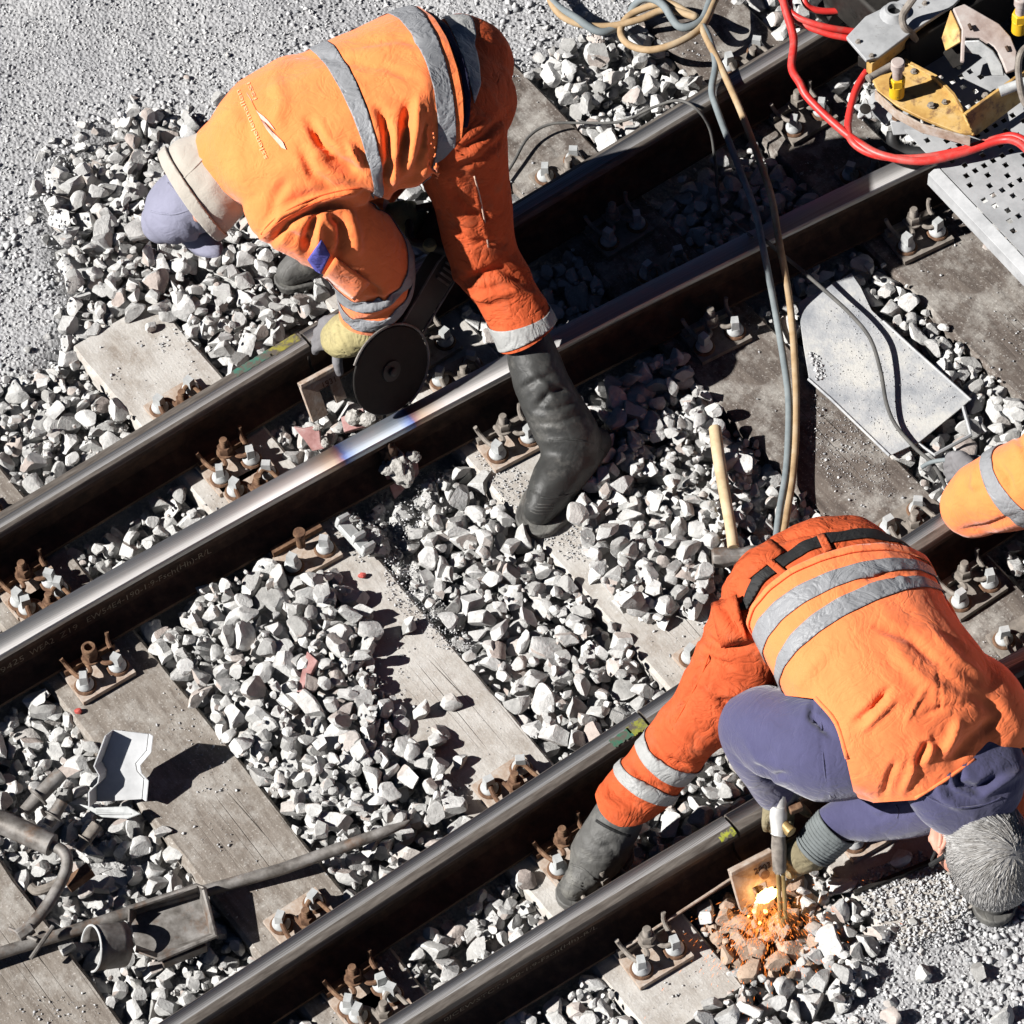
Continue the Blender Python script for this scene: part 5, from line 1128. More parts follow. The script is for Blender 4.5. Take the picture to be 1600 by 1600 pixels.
mb = MB(); mb.prism([(.05, -.030), (.10, -.040), (Lg * .9, -.043), (Lg * 1.06, -.030), (Lg * 1.06, .030), (Lg * .9, .043), (.10, .040), (.05, .030)], .05, Matrix.Translation(gc) @ Rg.to_4x4() @ Matrix.Translation((0, 0, -.062))); arm_o = part(mb, 'drive_arm', M_BLACKPLASTIC, gr, .004)
mb = MB(); 
for sy in (-1, 1): mb.tube([gp(.10, sy * .041, -.010), gp(Lg * .9, sy * .044, -.010), gp(Lg * 1.06, sy * .03, -.010)], .003, 6)
part(mb, 'arm_edge', M_STEEL, gr)
for i in range(5):
    mb = MB(); x = Lg * (.80 + i * .045); mb.box(gp(x, -.005, -.009), (.006, .05, .006), Rg); mb.build('cooling_fin', M_STEEL, arm_o)
mb = MB(); mb.box(gp(Lg * 1.25, .0, -.06), (.22, .13, .13), Rg, 0, .85); part(mb, 'motor_housing', M_BLACKPLASTIC, gr, .015)
mb = MB(); h0 = gp(Lg * 1.2, -.02, -.02); mb.tube(catmull([h0, P(650, 380, .45), P(640, 352, .455), P(640, 330, .46), gp(Lg * 1.5, 0, -.05)], 5), .012, 10); part(mb, 'rear_handle', M_BLACKPLASTIC, gr)
mb = MB(); mb.tube(catmull([gp(.18, .03, -.05), P(560, 500, .30), P(520, 505, .245), P(506, 520, .235), P(508, 540, .21), P(560, 540, .24), gp(.1, .04, -.06)], 5), .010, 10); part(mb, 'front_handle', M_BLACKPLASTIC, gr)
mb = MB(); kb = P(672, 388, .47); mb.lathe(kb, [(.001, 0), (.014, .002), (.019, .012), (.017, .022), (.008, .028), (.001, .029)], 14, frame((0, 1, 0), VIEW)); part(mb, 'filler_cap', M_GLOVE, gr)

# ---- weld: slag collar, mould shards, heat marks
wr_ = rw
wp = rp(2, weld_s)
def lump(c, d, seed, R=None, sub=3, ns=.35, fr=2.5):
    bm = bmesh.new(); bmesh.ops.create_icosphere(bm, subdivisions=sub, radius=.5); mb = MB(); V = []
    for v in bm.verts:
        p = v.co * (1 + ns * noise.noise(v.co * fr * 2 + Vector((seed, 0, seed)))); p = Vector((p.x * d[0], p.y * d[1], p.z * d[2])); V.append(Vector(c) + (R @ p if R else p))
    mb.add(V, [tuple(v.index for v in f.verts) for f in bm.faces]); bm.free(); return mb
mb = lump(rp(2, weld_s + .015, -.055, .055), (.060, .12, .09), 3, frame((u2[0], u2[1], 0), (0, 0, 1)), 4); mb.build('weld_collar', M_SLAG, rw, smooth=60)
mb = lump(rp(2, weld_s + .01, -.028, .095), (.045, .05, .10), 5, frame((u2[0], u2[1], 0), (0, 0, 1)), 4); mb.build('weld_riser', M_RUSTDARK, rw, smooth=60)
mb = lump(rp(2, weld_s + .02, .06, .05), (.08, .07, .07), 7, frame((u2[0], u2[1], 0), (0, 0, 1)), 4); mb.build('weld_collar', M_SLAG, rw, smooth=60)
def shard(name, pts, th, m, label, cat='shard', up=None, crust=None, group=None):
    c = sum(pts, Vector()) / len(pts); t = thing(name, c, label, cat, group); part(slab(pts, th, up), 'shard_plate', m, t, .002)
    if crust:
        for i, (q, d) in enumerate(crust): part(lump(q, d, i + 2, None, 3), 'slag_crust', M_SLAG, t, 0, 60)
    return t
shard('mould_shard', [P(460, 665, .05), P(475, 668, .055), P(500, 663, .06), P(503, 690, .03), P(512, 698, .02), P(490, 703, .0), P(477, 685, .03)], .012, M_REDSHARD, 'pink shard of casting mould leaning between the two upper rails', crust=[(P(497, 668, .062), (.03, .02, .02)), (P(508, 692, .035), (.02, .03, .02))])
shard('mould_shard', [P(535, 655, .04), P(570, 640, .05), P(575, 668, .04), P(540, 678, .02)], .02, M_REDSHARD, 'pink brick like mould remnant crusted with sand behind the weld', crust=[(P(553, 652, .07), (.045, .045, .04)), (P(575, 655, .07), (.05, .04, .035))])
shard('mould_shard', [P(598, 734, .06), P(652, 712, .07), P(655, 740, .02), P(617, 781, -.03)], .014, M_REDSHARD, 'reddish mould plate hanging below the weld with a sandy crust on top', up=(-1, .3, .3), crust=[(P(606, 733, .075), (.045, .035, .025)), (P(625, 724, .08), (.05, .04, .03)), (P(645, 714, .08), (.04, .035, .03))])
shard('mould_shard', [P(483, 1020, .07), P(500, 1035, .075), P(470, 1092, .04), P(466, 1088, .04)], .014, M_REDSHARD, 'narrow pink shard sticking up in the middle of the stone mound', crust=[(P(497, 1052, .05), (.03, .03, .04))])
for (px, py) in ((566, 899), (122, 1111)):
    t = thing('mould_shard', P(px, py, .006), 'tiny red chip lying on the %s sleeper' % ('pale dusty' if px > 300 else 'steel channel'), 'shard'); part(lump(P(px, py, .007), (.022, .016, .014), px, None, 2), 'shard_plate', noise_mat('red_chip', [(.3, (.4, .06, .05)), (.7, (.5, .12, .1))], scale=60), t, 0, 20)
# aluminium profile standing at the sleeper edge
t = thing('mould_clamp', P(552, 842, .03), 'grey ribbed cast block at the sleeper edge above the stone mound', 'cast block')
mb = MB(); a_, b_ = P(530, 818, .035), P(575, 868, .02); R_ = frame(b_ - a_, (.2, .2, 1)); L_ = (b_ - a_).length; M_ = Matrix.Translation(a_) @ R_.to_4x4()
mb.prism([(0, -.018), (L_, -.018), (L_, .018), (0, .018)], .02, M_); part(mb, 'block_body', M_GALV, t, .003)
for x in (.05, .6, .93):
    mb = MB(); mb.box(M_ @ Vector((L_ * x, 0, .024)), (.014, .04, .03), R_); part(mb, 'block_rib', M_GALV, t, .003)

# ---- slotted clamp plates leaning on the rails
def clamp_plate(c, e1, e2, w, h, label, text, slot):
    """c corner, e1 along the top edge, e2 down the face"""
    t = thing('clamp_plate', c, label, 'rail clamp plate', 'slotted clamp plates leaning on the rails')
    x = Vector(e1).normalized(); y = Vector(e2); y = (y - x * y.dot(x)).normalized(); z = x.cross(y)
    if z.dot(Vector(VIEW)) < 0: z = -z
    M_ = Matrix((x, y, z)).transposed().to_4x4(); M_.translation = c
    mb = MB(); s0, s1, d = slot
    mb.prism([(0, 0), (w, 0), (w, h * .86), (s1, h * .86), (s1, d), (s0, d), (s0, h), (0, h)], .014, M_); part(mb, 'plate_body', M_RUSTPALE, t, .0015)
    mb = MB(); mb.box(M_ @ Vector((w / 2, .006, .012)), (w, .013, .016), M_.to_3x3()); part(mb, 'plate_lip', M_RUSTPALE, t, .002)
    cu = bpy.data.curves.new('txt', 'FONT'); cu.body = text; cu.size = .024; cu.extrude = .001; to = bpy.data.objects.new('lettering', cu); COL.objects.link(to)
    dg = bpy.context.evaluated_depsgraph_get(); dg.update(); me = bpy.data.meshes.new_from_object(to.evaluated_get(dg)); bpy.data.objects.remove(to); me.materials.clear(); me.materials.append(M_RUST)
    Rt = Matrix((-x, -y, z)).transposed().to_4x4(); Rt.translation = M_ @ Vector((w * .97, .024, .015)); 
    Rt2 = Matrix((x, -y, z)).transposed().to_4x4(); Rt2.translation = M_ @ Vector((w * .5, .045, .0148))
    o = bpy.data.objects.new('lettering', me); COL.objects.link(o); o.matrix_basis = Rt2; put(o, t)
    return t, M_
clamp_plate(P(464, 598, .135), P(516, 570, .135) - P(464, 598, .135), P(492, 656, .02) - P(464, 598, .135), .112, .125, 'rusty slotted plate leaning on the outer rail left of the grinder disc', '1931', (.048, .080, .045))
t, M_ = clamp_plate(P(1136, 1358, .12), P(1190, 1330, .12) - P(1136, 1358, .12), P(1160, 1420, .0) - P(1136, 1358, .12), .120, .125, 'rusty slotted plate leaning on the near rail beside the glowing cut', '20031', (.045, .085, .078))
mb = MB(); mb.tube([M_ @ Vector((.082, .050, -.002)), M_ @ Vector((.082, .050, .026))], .013, 16); part(mb, 'plate_boss', M_RUST, t)

# ---- thin rod along the web of the near rail
t = thing('steel_rod', P(1040, 1408, .05), 'thin straight rusty rod lying along the foot of the near rail', 'rod')
mb = MB(); mb.tube([rp(4, s_of(950, 1458, .05), -.085, .040), rp(4, s_of(1080, 1385, .05), -.078, .046), rp(4, s_of(1215, 1300, .05), -.070, .060)], .0045, 8); part(mb, 'rod_shaft', M_RUSTPALE, t)

# ---- torch with flame and sparks
tt = thing('cutting_torch', P(1218, 1450, .02), 'brass and nickel cutting torch held upright by the crouching worker', 'cutting torch')
M_NICKEL = noise_mat('dull_nickel', [(.3, (.46, .45, .43)), (.7, (.66, .65, .63))], scale=30, rough=.4, bump=.15, bscale=80, bdist=.001, metal=.25)
M_BRASS = noise_mat('tarnished_brass', [(.3, (.20, .13, .05)), (.7, (.42, .30, .13))], scale=30, rough=.45, bump=.2, bscale=80, bdist=.001, metal=.3)
mb = MB(); mb.tube([P(1219, 1200, .42), P(1220, 1255, .30), P(1217, 1258, .295), P(1216, 1275, .27), P(1217, 1300, .245), P(1216, 1305, .24)], [.016, .016, .020, .022, .019, .019], 14); part(mb, 'torch_body', M_NICKEL, tt)
mb = MB(); mb.tube([P(1216, 1304, .24), P(1217, 1322, .21), P(1218, 1360, .165), P(1219, 1364, .16)], [.016, .019, .017, .012], 12); part(mb, 'torch_grip', M_BOLTGREY, tt)
for dx in (-3.5, 4.5):
    mb = MB(); mb.tube([P(1219 + dx, 1362, .16), P(1221 + dx, 1400, .095), P(1223 + dx, 1438, .035)], .0055, 10); part(mb, 'torch_tube', M_BRASS, tt)
mb = MB(); mb.tube([P(1223, 1432, .045), P(1224, 1452, .01)], [.012, .007], 12); part(mb, 'torch_nozzle', M_BRASS, tt)
mb = MB(); mb.tube([P(1224, 1287, .262), P(1236, 1300, .262)], [.012, .013], 14); mb.tube([P(1232, 1296, .262), P(1237, 1301, .262)], [.0145, .0145], 14); part(mb, 'valve_knob', M_BRASS, tt, .001)
mb = MB(); mb.box(P(1243, 1262, .29), (.034, .022, .020), frame((1, .3, 0), (0, 0, 1))); part(mb, 'hose_coupling', M_RUST, tt, .003)
def emit(name, c, st):
    m, nd, lk, b = mat(name); b.inputs['Base Color'].default_value = (0, 0, 0, 1); b.inputs['Emission Color'].default_value = (*c, 1); b.inputs['Emission Strength'].default_value = st; return m
fl = thing('cutting_flame', P(1196, 1412, .05), 'glaring white gold flame where the torch cuts the rail plate', 'flame')
part(lump(P(1197, 1400, .062), (.054, .030, .028), 4, frame((.9, .5, 0), (0, 0, 1)), 3, .5), 'flame_core', emit('white_hot', (1, .50, .14), 9), fl, 0, 180)
for (px, py, r_) in ((1178, 1424, .010), (1196, 1424, .011), (1187, 1442, .008), (1210, 1396, .010), (1170, 1432, .006)):
    part(lump(P(px, py, .04), (r_, r_, r_), px, None, 2), 'glowing_droplet', emit('hot_droplet', (1, .42, .09), 6), fl, 0, 180)
r = np.random.RandomState(17); Vs, Ts = [], []; of = 0; src = np.array(P(1195, 1408, .06))
for i in range(1200):
    a = r.normal(1.9 if r.uniform() < .75 else 1.0, .55); rr_ = .03 + .115 * abs(r.normal()) * (1 if r.uniform() < .8 else 1.7)
    d_ = np.array([cos(a) * .9, -sin(a) * .75, 0.]); h = .10 * r.uniform() * max(0, 1 - rr_ / .25)
    p = src + d_ * rr_ * .85 + np.array([0, 0, h - .055 + .01]); d2 = d_ + np.array([0, 0, -.55 - .5 * r.uniform()]); d2 /= np.linalg.norm(d2); L_ = r.uniform(.003, .016) * (1.7 if r.uniform() < .12 else 1); w_ = r.uniform(.00025, .00065)
    s1_ = np.cross(d2, VIEW); s1_ /= np.linalg.norm(s1_); s2_ = np.cross(d2, s1_); m_ = p + d2 * L_ * .5
    Vs += [p, m_ + s1_ * w_, m_ + s2_ * w_, m_ - s1_ * w_, m_ - s2_ * w_, p + d2 * L_]
    for k_ in range(4): Ts += [(of, of + 1 + k_, of + 1 + (k_ + 1) % 4), (of + 5, of + 1 + (k_ + 1) % 4, of + 1 + k_)]
    of += 6
o = link('sparks', mesh_np('sparks', Vs, Ts, emit('spark_glow', (1, .24, .035), 1.4))); o['kind'] = 'stuff'; tag(o, 'spray of fine orange sparks falling over the stones below the flame', 'sparks')

# ---- sledge hammer on the stones
t = thing('hammer', P(1130, 770, .05), 'sledge hammer with a pale wooden handle lying on the ballast', 'hammer')
mb = MB(); hp = [P(1117, 668, .085), P(1123, 715, .08), P(1132, 770, .072), P(1141, 820, .066), P(1146, 856, .062)]; mb.tube(catmull(hp, 3), [.0165, .0168, .0170, .0168, .0164, .0160, .0156, .0152, .0150, .0150, .0150, .0152, .0155], 16); part(mb, 'handle', M_HANDLE, t, .002)
mb = MB(); ha, hb = P(1112, 872, .055), P(1190, 868, .055); Rh = frame(hb - ha, (0, 0, 1)); Lh = (hb - ha).length
rings = []
for x, k_ in ((0, .020), (.006, .025), (.03, .026), (.05, .021), (Lh - .05, .021), (Lh - .03, .026), (Lh - .006, .025), (Lh, .020)):
    rings.append([ha + Rh @ Vector((x, k_ * 1.1 * cos(a) * (1 if k_ > .0 else 1), k_ * 1.1 * sin(a))) for a in np.linspace(pi / 8, 2 * pi + pi / 8, 9)[:-1]])
mb.loft(rings); part(mb, 'hammer_head', M_STEEL, t, .002)

# ---- dusty sheet metal plate on the sleeper
t = thing('sheet_metal_plate', P(1390, 590, .02), 'dust covered grey sheet metal plate with a slot lying on the dark sleeper', 'metal plate')
zz = .024
outl = [(1290, 486), (1330, 462), (1345, 452), (1362, 486), (1380, 503), (1430, 548), (1517, 625), (1506, 633), (1519, 680), (1462, 710), (1450, 696), (1432, 688), (1392, 712), (1368, 692), (1270, 600), (1263, 590), (1270, 545)]
mb = slab([P(a, b, zz) for a, b in [(1246, 474), (1330, 428), (1345, 450), (1362, 486), (1380, 503), (1430, 548), (1517, 625), (1500, 640), (1436, 692), (1392, 712), (1368, 692), (1270, 600), (1264, 592), (1256, 545)]], .004); part(mb, 'plate_sheet', M_DUSTPLATE, t, .001)
mb = MB(); mb.tube([P(1505, 636, zz + .002), P(1517, 680, zz + .002), P(1460, 711, zz + .002), P(1436, 694, zz + .002)], .0055, 6); part(mb, 'plate_bail', M_GREYPAINT, t)
mb = MB(); mb.tube([P(1263, 592, zz + .004), P(1300, 625, zz + .004), P(1390, 712, zz + .004)], .004, 6); mb.tube([P(1380, 502, zz + .003), P(1430, 548, zz + .003), P(1517, 625, zz + .003)], .004, 6); part(mb, 'plate_rolled_edge', M_DUSTPLATE, t)

grit_patch([(1290, 500), (1345, 470), (1430, 560), (1500, 630), (1390, 700), (1275, 600)], 1600, .0008, .0026, .0285, 26)
grit_patch([(1262, 560), (1280, 565), (1292, 600), (1275, 605)], 260, .002, .007, .028, 27)
grit_patch([(1270, 610), (1380, 700), (1400, 780), (1300, 760), (1260, 680)], 1500, .0008, .003, .0, 28)
# ---- bent steel channel standing on the sleeper, lower left
t = thing('steel_channel', P(195, 1250, .0), 'bare light grey waisted steel channel standing tilted on the sleeper', 'steel channel')
def ch(px, py, z): return P(px, py, z)
left = [(176, 1136, .15), (160, 1198, .10), (163, 1215, .085), (149, 1226 - 8, .085), (149, 1255, .055)]
# web of the channel: hourglass plate; two flanges turned towards us
web = [(178, 1140), (232, 1146), (229, 1172), (212, 1192), (214, 1204), (225, 1216), (222, 1248), (152, 1252), (152, 1228), (166, 1214), (168, 1202), (160, 1188)]
def chz(px, py): return .012 + (1255 - py) * .00125
slabw = [P(a, b, chz(a, b)) for a, b in web]
part(slab(slabw, .005, (0, -.6, .8)), 'channel_web', M_CHANNEL, t, .0008)
nW = (slabw[1] - slabw[0]).cross(slabw[-2] - slabw[0]).normalized()
if nW.dot(Vector(VIEW)) < 0: nW = -nW
for nm, path in (('l', [(178, 1140), (160, 1188), (168, 1202), (166, 1214), (152, 1228), (152, 1252)]), ('r', [(232, 1146), (229, 1172), (212, 1192), (214, 1204), (225, 1216), (222, 1248)])):
    mb = MB(); bs = [P(a, b, chz(a, b)) for a, b in path]; side = Vector((-1, 0, 0)) if nm == 'l' else Vector((1, 0, 0))
    w_ = .048 if nm == 'l' else .026
    mb.loft([[q + side * .0, q + nW * w_ + side * .012, q + nW * w_ + side * .016, q + side * .004] for q in bs]); part(mb, 'channel_flange', M_CHANNEL, t, .0006)
t = thing('ribbed_plate', P(172, 1268, .01), 'small ribbed grey plate lying at the foot of the steel channel', 'metal plate')
part(slab([P(123, 1256, .03), P(150, 1262, .03), P(200, 1260, .035), P(222, 1272, .03), P(200, 1280, .02), P(160, 1277, .02)], .010), 'plate_sheet', M_GALV, t, .002)
for k_ in range(2):
    mb = MB(); mb.tube([P(150, 1266 + k_ * 5, .035), P(205, 1267 + k_ * 5, .035)], .003, 6); part(mb, 'plate_rib', M_GALV, t)

# ---- crowbar
t = thing('crowbar', P(330, 1385, .02), 'long dark crowbar with a chisel point lying across the sleeper', 'crowbar')
cb = [P(-60, 1508, .045), P(20, 1483, .040), P(130, 1450, .03), P(230, 1416, .032), P(335, 1388, .030), P(440, 1358, .040), P(540, 1322, .065), P(600, 1300, .082), P(632, 1288, .09), P(640, 1282, .092)]
mb = MB(); mb.tube(cb, [.0155] * 5 + [.0155, .0155, .014, .008, .003], 12); part(mb, 'bar_shaft', M_STEEL, t)
# ---- socket bar / bent handle
t = thing('bent_bar_tool', P(80, 1340, .05), 'thick bent steel bar with a sleeve and a cross pin at its tip', 'bent bar')
mb = MB(); mb.tube([P(-40, 1270, .10), P(10, 1288, .10), P(82, 1321, .095)], [.030, .030, .029], 18); part(mb, 'sleeve', M_STEEL, t, .002)
mb = MB(); mb.tube(catmull([P(60, 1312, .096), P(84, 1322, .094), P(98, 1330, .092), P(105, 1345, .09), P(101, 1366, .085), P(86, 1395, .075), P(66, 1425, .065), P(46, 1447, .058), P(38, 1455, .055)], 4), .0150, 14); part(mb, 'bent_shaft', M_STEEL, t)
mb = MB(); mb.tube([P(50, 1448, .058), P(28, 1463, .055)], .018, 6); part(mb, 'hex_socket', M_STEEL, t, .002)
mb = MB(); mb.tube([P(14, 1451, .055), P(58, 1470, .055)], .006, 8); part(mb, 'cross_pin', M_STEEL, t)
t = thing('steel_pin', P(65, 1472, .05), 'short thin steel pin lying crosswise over the crowbar', 'steel pin'); mb = MB(); mb.tube([P(83, 1447, .075), P(48, 1498, .06)], .006, 8); part(mb, 'pin_shaft', M_STEEL, t)
# ---- loose bolts and sockets in the crib
def bolt(px, py, qx, qy, z, r_, label, cap=True, m=M_STEEL):
    t = thing('loose_bolt', P((px + qx) / 2, (py + qy) / 2, z), label, 'bolt', 'loose bolts among the tools'); a, b = P(px, py, z + .02), P(qx, qy, z); d = (b - a).normalized()
    mb = MB(); mb.tube([a, a.lerp(b, .62)], r_, 16); part(mb, 'bolt_head', m, t, .002)
    mb = MB(); mb.tube([a.lerp(b, .6), a.lerp(b, .64), a.lerp(b, .66), b], [r_ * 1.5, r_ * 1.5, r_ * .95, r_ * .8], 16); part(mb, 'bolt_collar', m, t, .001)
bolt(96, 1208, 38, 1268, .035, .0195, 'thick cylindrical bolt with a collar leaning in the bottom left stones')
bolt(98, 1252, 74, 1290, .035, .0165, 'stubby bolt with a dark end just above the bent bar')
bolt(152, 1288, 122, 1328, .035, .0155, 'cylindrical bolt with a bright sleeve right of the bent bar', m=M_BOLTGREY)
t = thing('bar_offcut', P(125, 1365, .0), 'rusty square offcut of bar lying between bent bar and stones', 'steel offcut')
mb = MB(); a, b = P(105, 1385, .035), P(142, 1358, .045); mb.box((a + b) / 2, ((b - a).length, .032, .026), frame(b - a, (0, .3, 1))); part(mb, 'offcut_block', M_RUST, t, .002)
t = thing('bent_pin', P(60, 1390, .0), 'dusty bent pin with a rounded end under the bent bar', 'bent pin'); mb = MB(); mb.tube(catmull([P(48, 1385, .03), P(58, 1392, .03), P(78, 1386, .035), P(98, 1374, .035)], 4), .0125, 10); part(mb, 'pin_shaft', M_BOLTGREY, t)
# ---- half shell and slag tray on the crowbar
t = thing('sheet_metal_shell', P(155, 1475, .03), 'open curved sheet metal shell standing over the crowbar', 'metal shell')
mb = MB(); a = P(143, 1482, .075); ax = Vector((.85, .28, -.40)).normalized(); b = a + ax * .085; Rs = frame(ax, (0, 0, 1)); R_ = .062
rings = []
for x in np.linspace(0, (b - a).length, 5):
    ang = np.linspace(-.55, pi + .75, 26)
    rings.append([a + ax * x + Rs @ Vector((0, R_ * .85 * cos(q), R_ * 1.05 * sin(q))) for q in ang])
V = [p for r_ in rings for p in r_]; n_ = 26; mb.add(V, [(i * n_ + j, i * n_ + j + 1, (i + 1) * n_ + j + 1, (i + 1) * n_ + j) for i in range(4) for j in range(n_ - 1)])
o = mb.build('shell_wall', M_STEEL, t, smooth=60, recalc=False); md = o.modifiers.new('t', 'SOLIDIFY'); md.thickness = .004
mb = MB(); mb.tube(rings[0], .0030, 6); part(mb, 'shell_rim', M_GALV, t)
t = thing('slag_tray', P(270, 1440, .0), 'dark open slag tray with raised rims lying over the crowbar', 'slag tray')
flo = [P(218, 1420, .030), P(312, 1395, .030), P(330, 1460, .022), P(246, 1492, .022), P(212, 1478, .022), P(205, 1440, .028)]
part(slab(flo, .005), 'tray_floor', M_STEEL, t)
top = [P(200, 1420, .075), P(308, 1384, .08), P(318, 1388, .08), P(337, 1462, .072), P(246, 1500, .055), P(211, 1488, .055), P(199, 1450, .07)]
flo2 = [flo[0], flo[1].lerp(flo[2], .0), flo[1].lerp(flo[2], .1), flo[2], flo[3], flo[4], flo[5]]
for i in range(7):
    if i == 5: continue
    j = (i + 1) % 7; part(slab([flo2[i], flo2[j], top[j], top[i]] if (flo2[i] - flo2[j]).length > .001 else [flo2[i], top[j], top[i]], .005, Vector(VIEW)), 'tray_wall', M_STEEL, t, .001)
mb = MB(); mb.tube(top[:5], .0075, 8); part(mb, 'tray_rim', M_STEEL, t)
mb = MB(); mb.box(P(288, 1492, .03), (.115, .016, .030), frame(P(320, 1480, .03) - P(255, 1506, .03), (0, 0, 1))); part(mb, 'tray_foot', M_STEEL, t, .002)
# ---- dark rod at the sleeper end, lower right
t = thing('black_bar', P(1400, 1362, .02), 'thin black bar lying across the gravelled sleeper end at lower right', 'bar')
mb = MB(); a, b = P(1334, 1396, .006), P(1475, 1338, .012); mb.box((a + b) / 2, ((b - a).length, .012, .014), frame(b - a, (0, 0, 1))); part(mb, 'bar_shaft', M_BLACKSTEEL, t, .002)

# ================================================================== hoses and cables
def hose(name, label, pts, r_, m, cat, group=None, k=7):
    mb = MB(); mb.tube(catmull([P(*p) for p in pts], k), r_, 10); o = mb.build(name, m, smooth=180, origin=P(*pts[len(pts) // 2])); tag(o, label, cat, group); return o
hose('hose', 'slate grey hose looping at the top and hanging down past the rails', [(1145, -60, .05), (1113, -5, .10), (1096, 32, .12), (1062, 42, .12), (1036, 8, .11), (1010, -3, .09), (990, 10, .06), (980, 32, .04), (940, 50, .05), (900, 28, .06), (862, 0, .05), (835, -60, .03)], .0115, M_GREYHOSE, 'hose', 'gas hoses')
hose('hose', 'ochre hose in a ring at the top with its tail to the left', [(1160, -70, .05), (1120, -5, .10), (1098, 40, .13), (1060, 66, .13), (1015, 78, .11), (980, 68, .08), (970, 45, .05), (990, 20, .06), (1040, 5, .09), (1075, 20, .10), (1085, 26, .11), (1040, 15, .09), (1000, 30, .07), (950, 41, .05), (900, 36, .05), (865, 10, .05), (840, -60, .03)], .0105, M_OCHREHOSE, 'hose', 'gas hoses')
hose('hose', 'grey blue hose running down past both upper rails to the crouching worker', [(1098, 40, .13), (1108, 60, .15), (1118, 100, .19), (1112, 140, .19), (1120, 170, .175), (1150, 250, .10), (1180, 330, .19), (1193, 390, .20), (1205, 450, .10), (1214, 500, .04), (1224, 560, .03), (1232, 620, .03), (1232, 680, .03), (1228, 740, .035), (1218, 800, .05), (1212, 850, .06)], .0098, M_GREYHOSE, 'hose', 'gas hoses', 6)
hose('hose', 'tan hose lying just right of the grey blue one over both upper rails', [(1096, 40, .13), (1104, 60, .15), (1122, 95, .19), (1138, 130, .19), (1160, 180, .175), (1190, 260, .09), (1206, 310, .18), (1216, 370, .20), (1229, 440, .10), (1236, 490, .04), (1241, 550, .03), (1244, 620, .03), (1243, 690, .03), (1238, 750, .035), (1230, 800, .05), (1222, 850, .06)], .0098, M_OCHREHOSE, 'hose', 'gas hoses', 6)
hose('cable', 'thin dark cable crossing the upper rail in the shadow', [(770, 300, .02), (800, 258, .02), (825, 215, .03), (860, 194, .04), (910, 192, .05), (970, 190, .08), (1020, 168, .12), (1060, 157, .18), (1090, 172, .185), (1110, 205, .12), (1118, 260, .03), (1125, 320, .0), (1150, 350, .08), (1175, 370, .19)], .0042, M_CABLE, 'cable')
hose('cable', 'thin dark cable draped over the dusty sheet metal plate', [(1195, 375, .18), (1225, 400, .12), (1252, 422, .09), (1290, 455, .08), (1330, 492, .08), (1360, 530, .075), (1376, 580, .065), (1385, 630, .055), (1400, 665, .045), (1430, 700, .04), (1455, 722, .045), (1470, 745, .06), (1480, 768, .08)], .0055, M_CABLE, 'cable')
hose('cable', 'grey cable end held in the grey glove at the right edge', [(1440, 730, .05), (1456, 722, .07), (1480, 718, .12), (1510, 714, .16), (1540, 716, .18)], .006, M_GREYHOSE, 'cable')
hose('hose', 'red hydraulic hose sweeping in a wide arc left of the machine', [(1220, -40, .30), (1225, 5, .30), (1240, 60, .28), (1237, 105, .27), (1250, 130, .27), (1262, 152, .26), (1300, 190, .25), (1340, 222, .25), (1380, 243, .26), (1440, 252, .27), (1500, 240, .28), (1560, 220, .30), (1590, 222, .32), (1620, 250, .33)], .0115, M_REDHOSE, 'hose', 'red hydraulic hoses')
hose('hose', 'red hydraulic hose dropping from the machine corner into the arc', [(1395, 70, .26), (1360, 105, .26), (1340, 135, .26), (1330, 165, .255), (1325, 200, .25), (1335, 225, .25), (1370, 243, .25), (1430, 247, .265), (1500, 235, .275), (1560, 216, .30), (1590, 214, .32), (1630, 240, .33)], .0105, M_REDHOSE, 'hose', 'red hydraulic hoses')
hose('hose', 'red hydraulic hose reaching under the grey top plate', [(1205, -50, .28), (1222, 0, .29), (1245, 26, .29), (1290, 42, .28), (1340, 50, .26)], .0095, M_REDHOSE, 'hose', 'red hydraulic hoses')
hose('hose', 'red hydraulic hose below the other under the grey top plate', [(1215, -50, .26), (1232, 0, .27), (1242, 30, .27), (1290, 52, .26), (1340, 62, .25)], .0095, M_REDHOSE, 'hose', 'red hydraulic hoses')
hose('hose', 'pinkish red hose curving along the very top edge of the picture', [(1250, -60, .28), (1255, -5, .27), (1270, 14, .25), (1310, 17, .24), (1370, 5, .24), (1420, -12, .24)], .0095, M_REDHOSE, 'hose', 'red hydraulic hoses')

# ================================================================== rail machine, upper right
mc = thing('rail_machine', P(1500, 200, .165), 'rail trimming machine with yellow frame, grey top plate and punched step', 'rail machine')
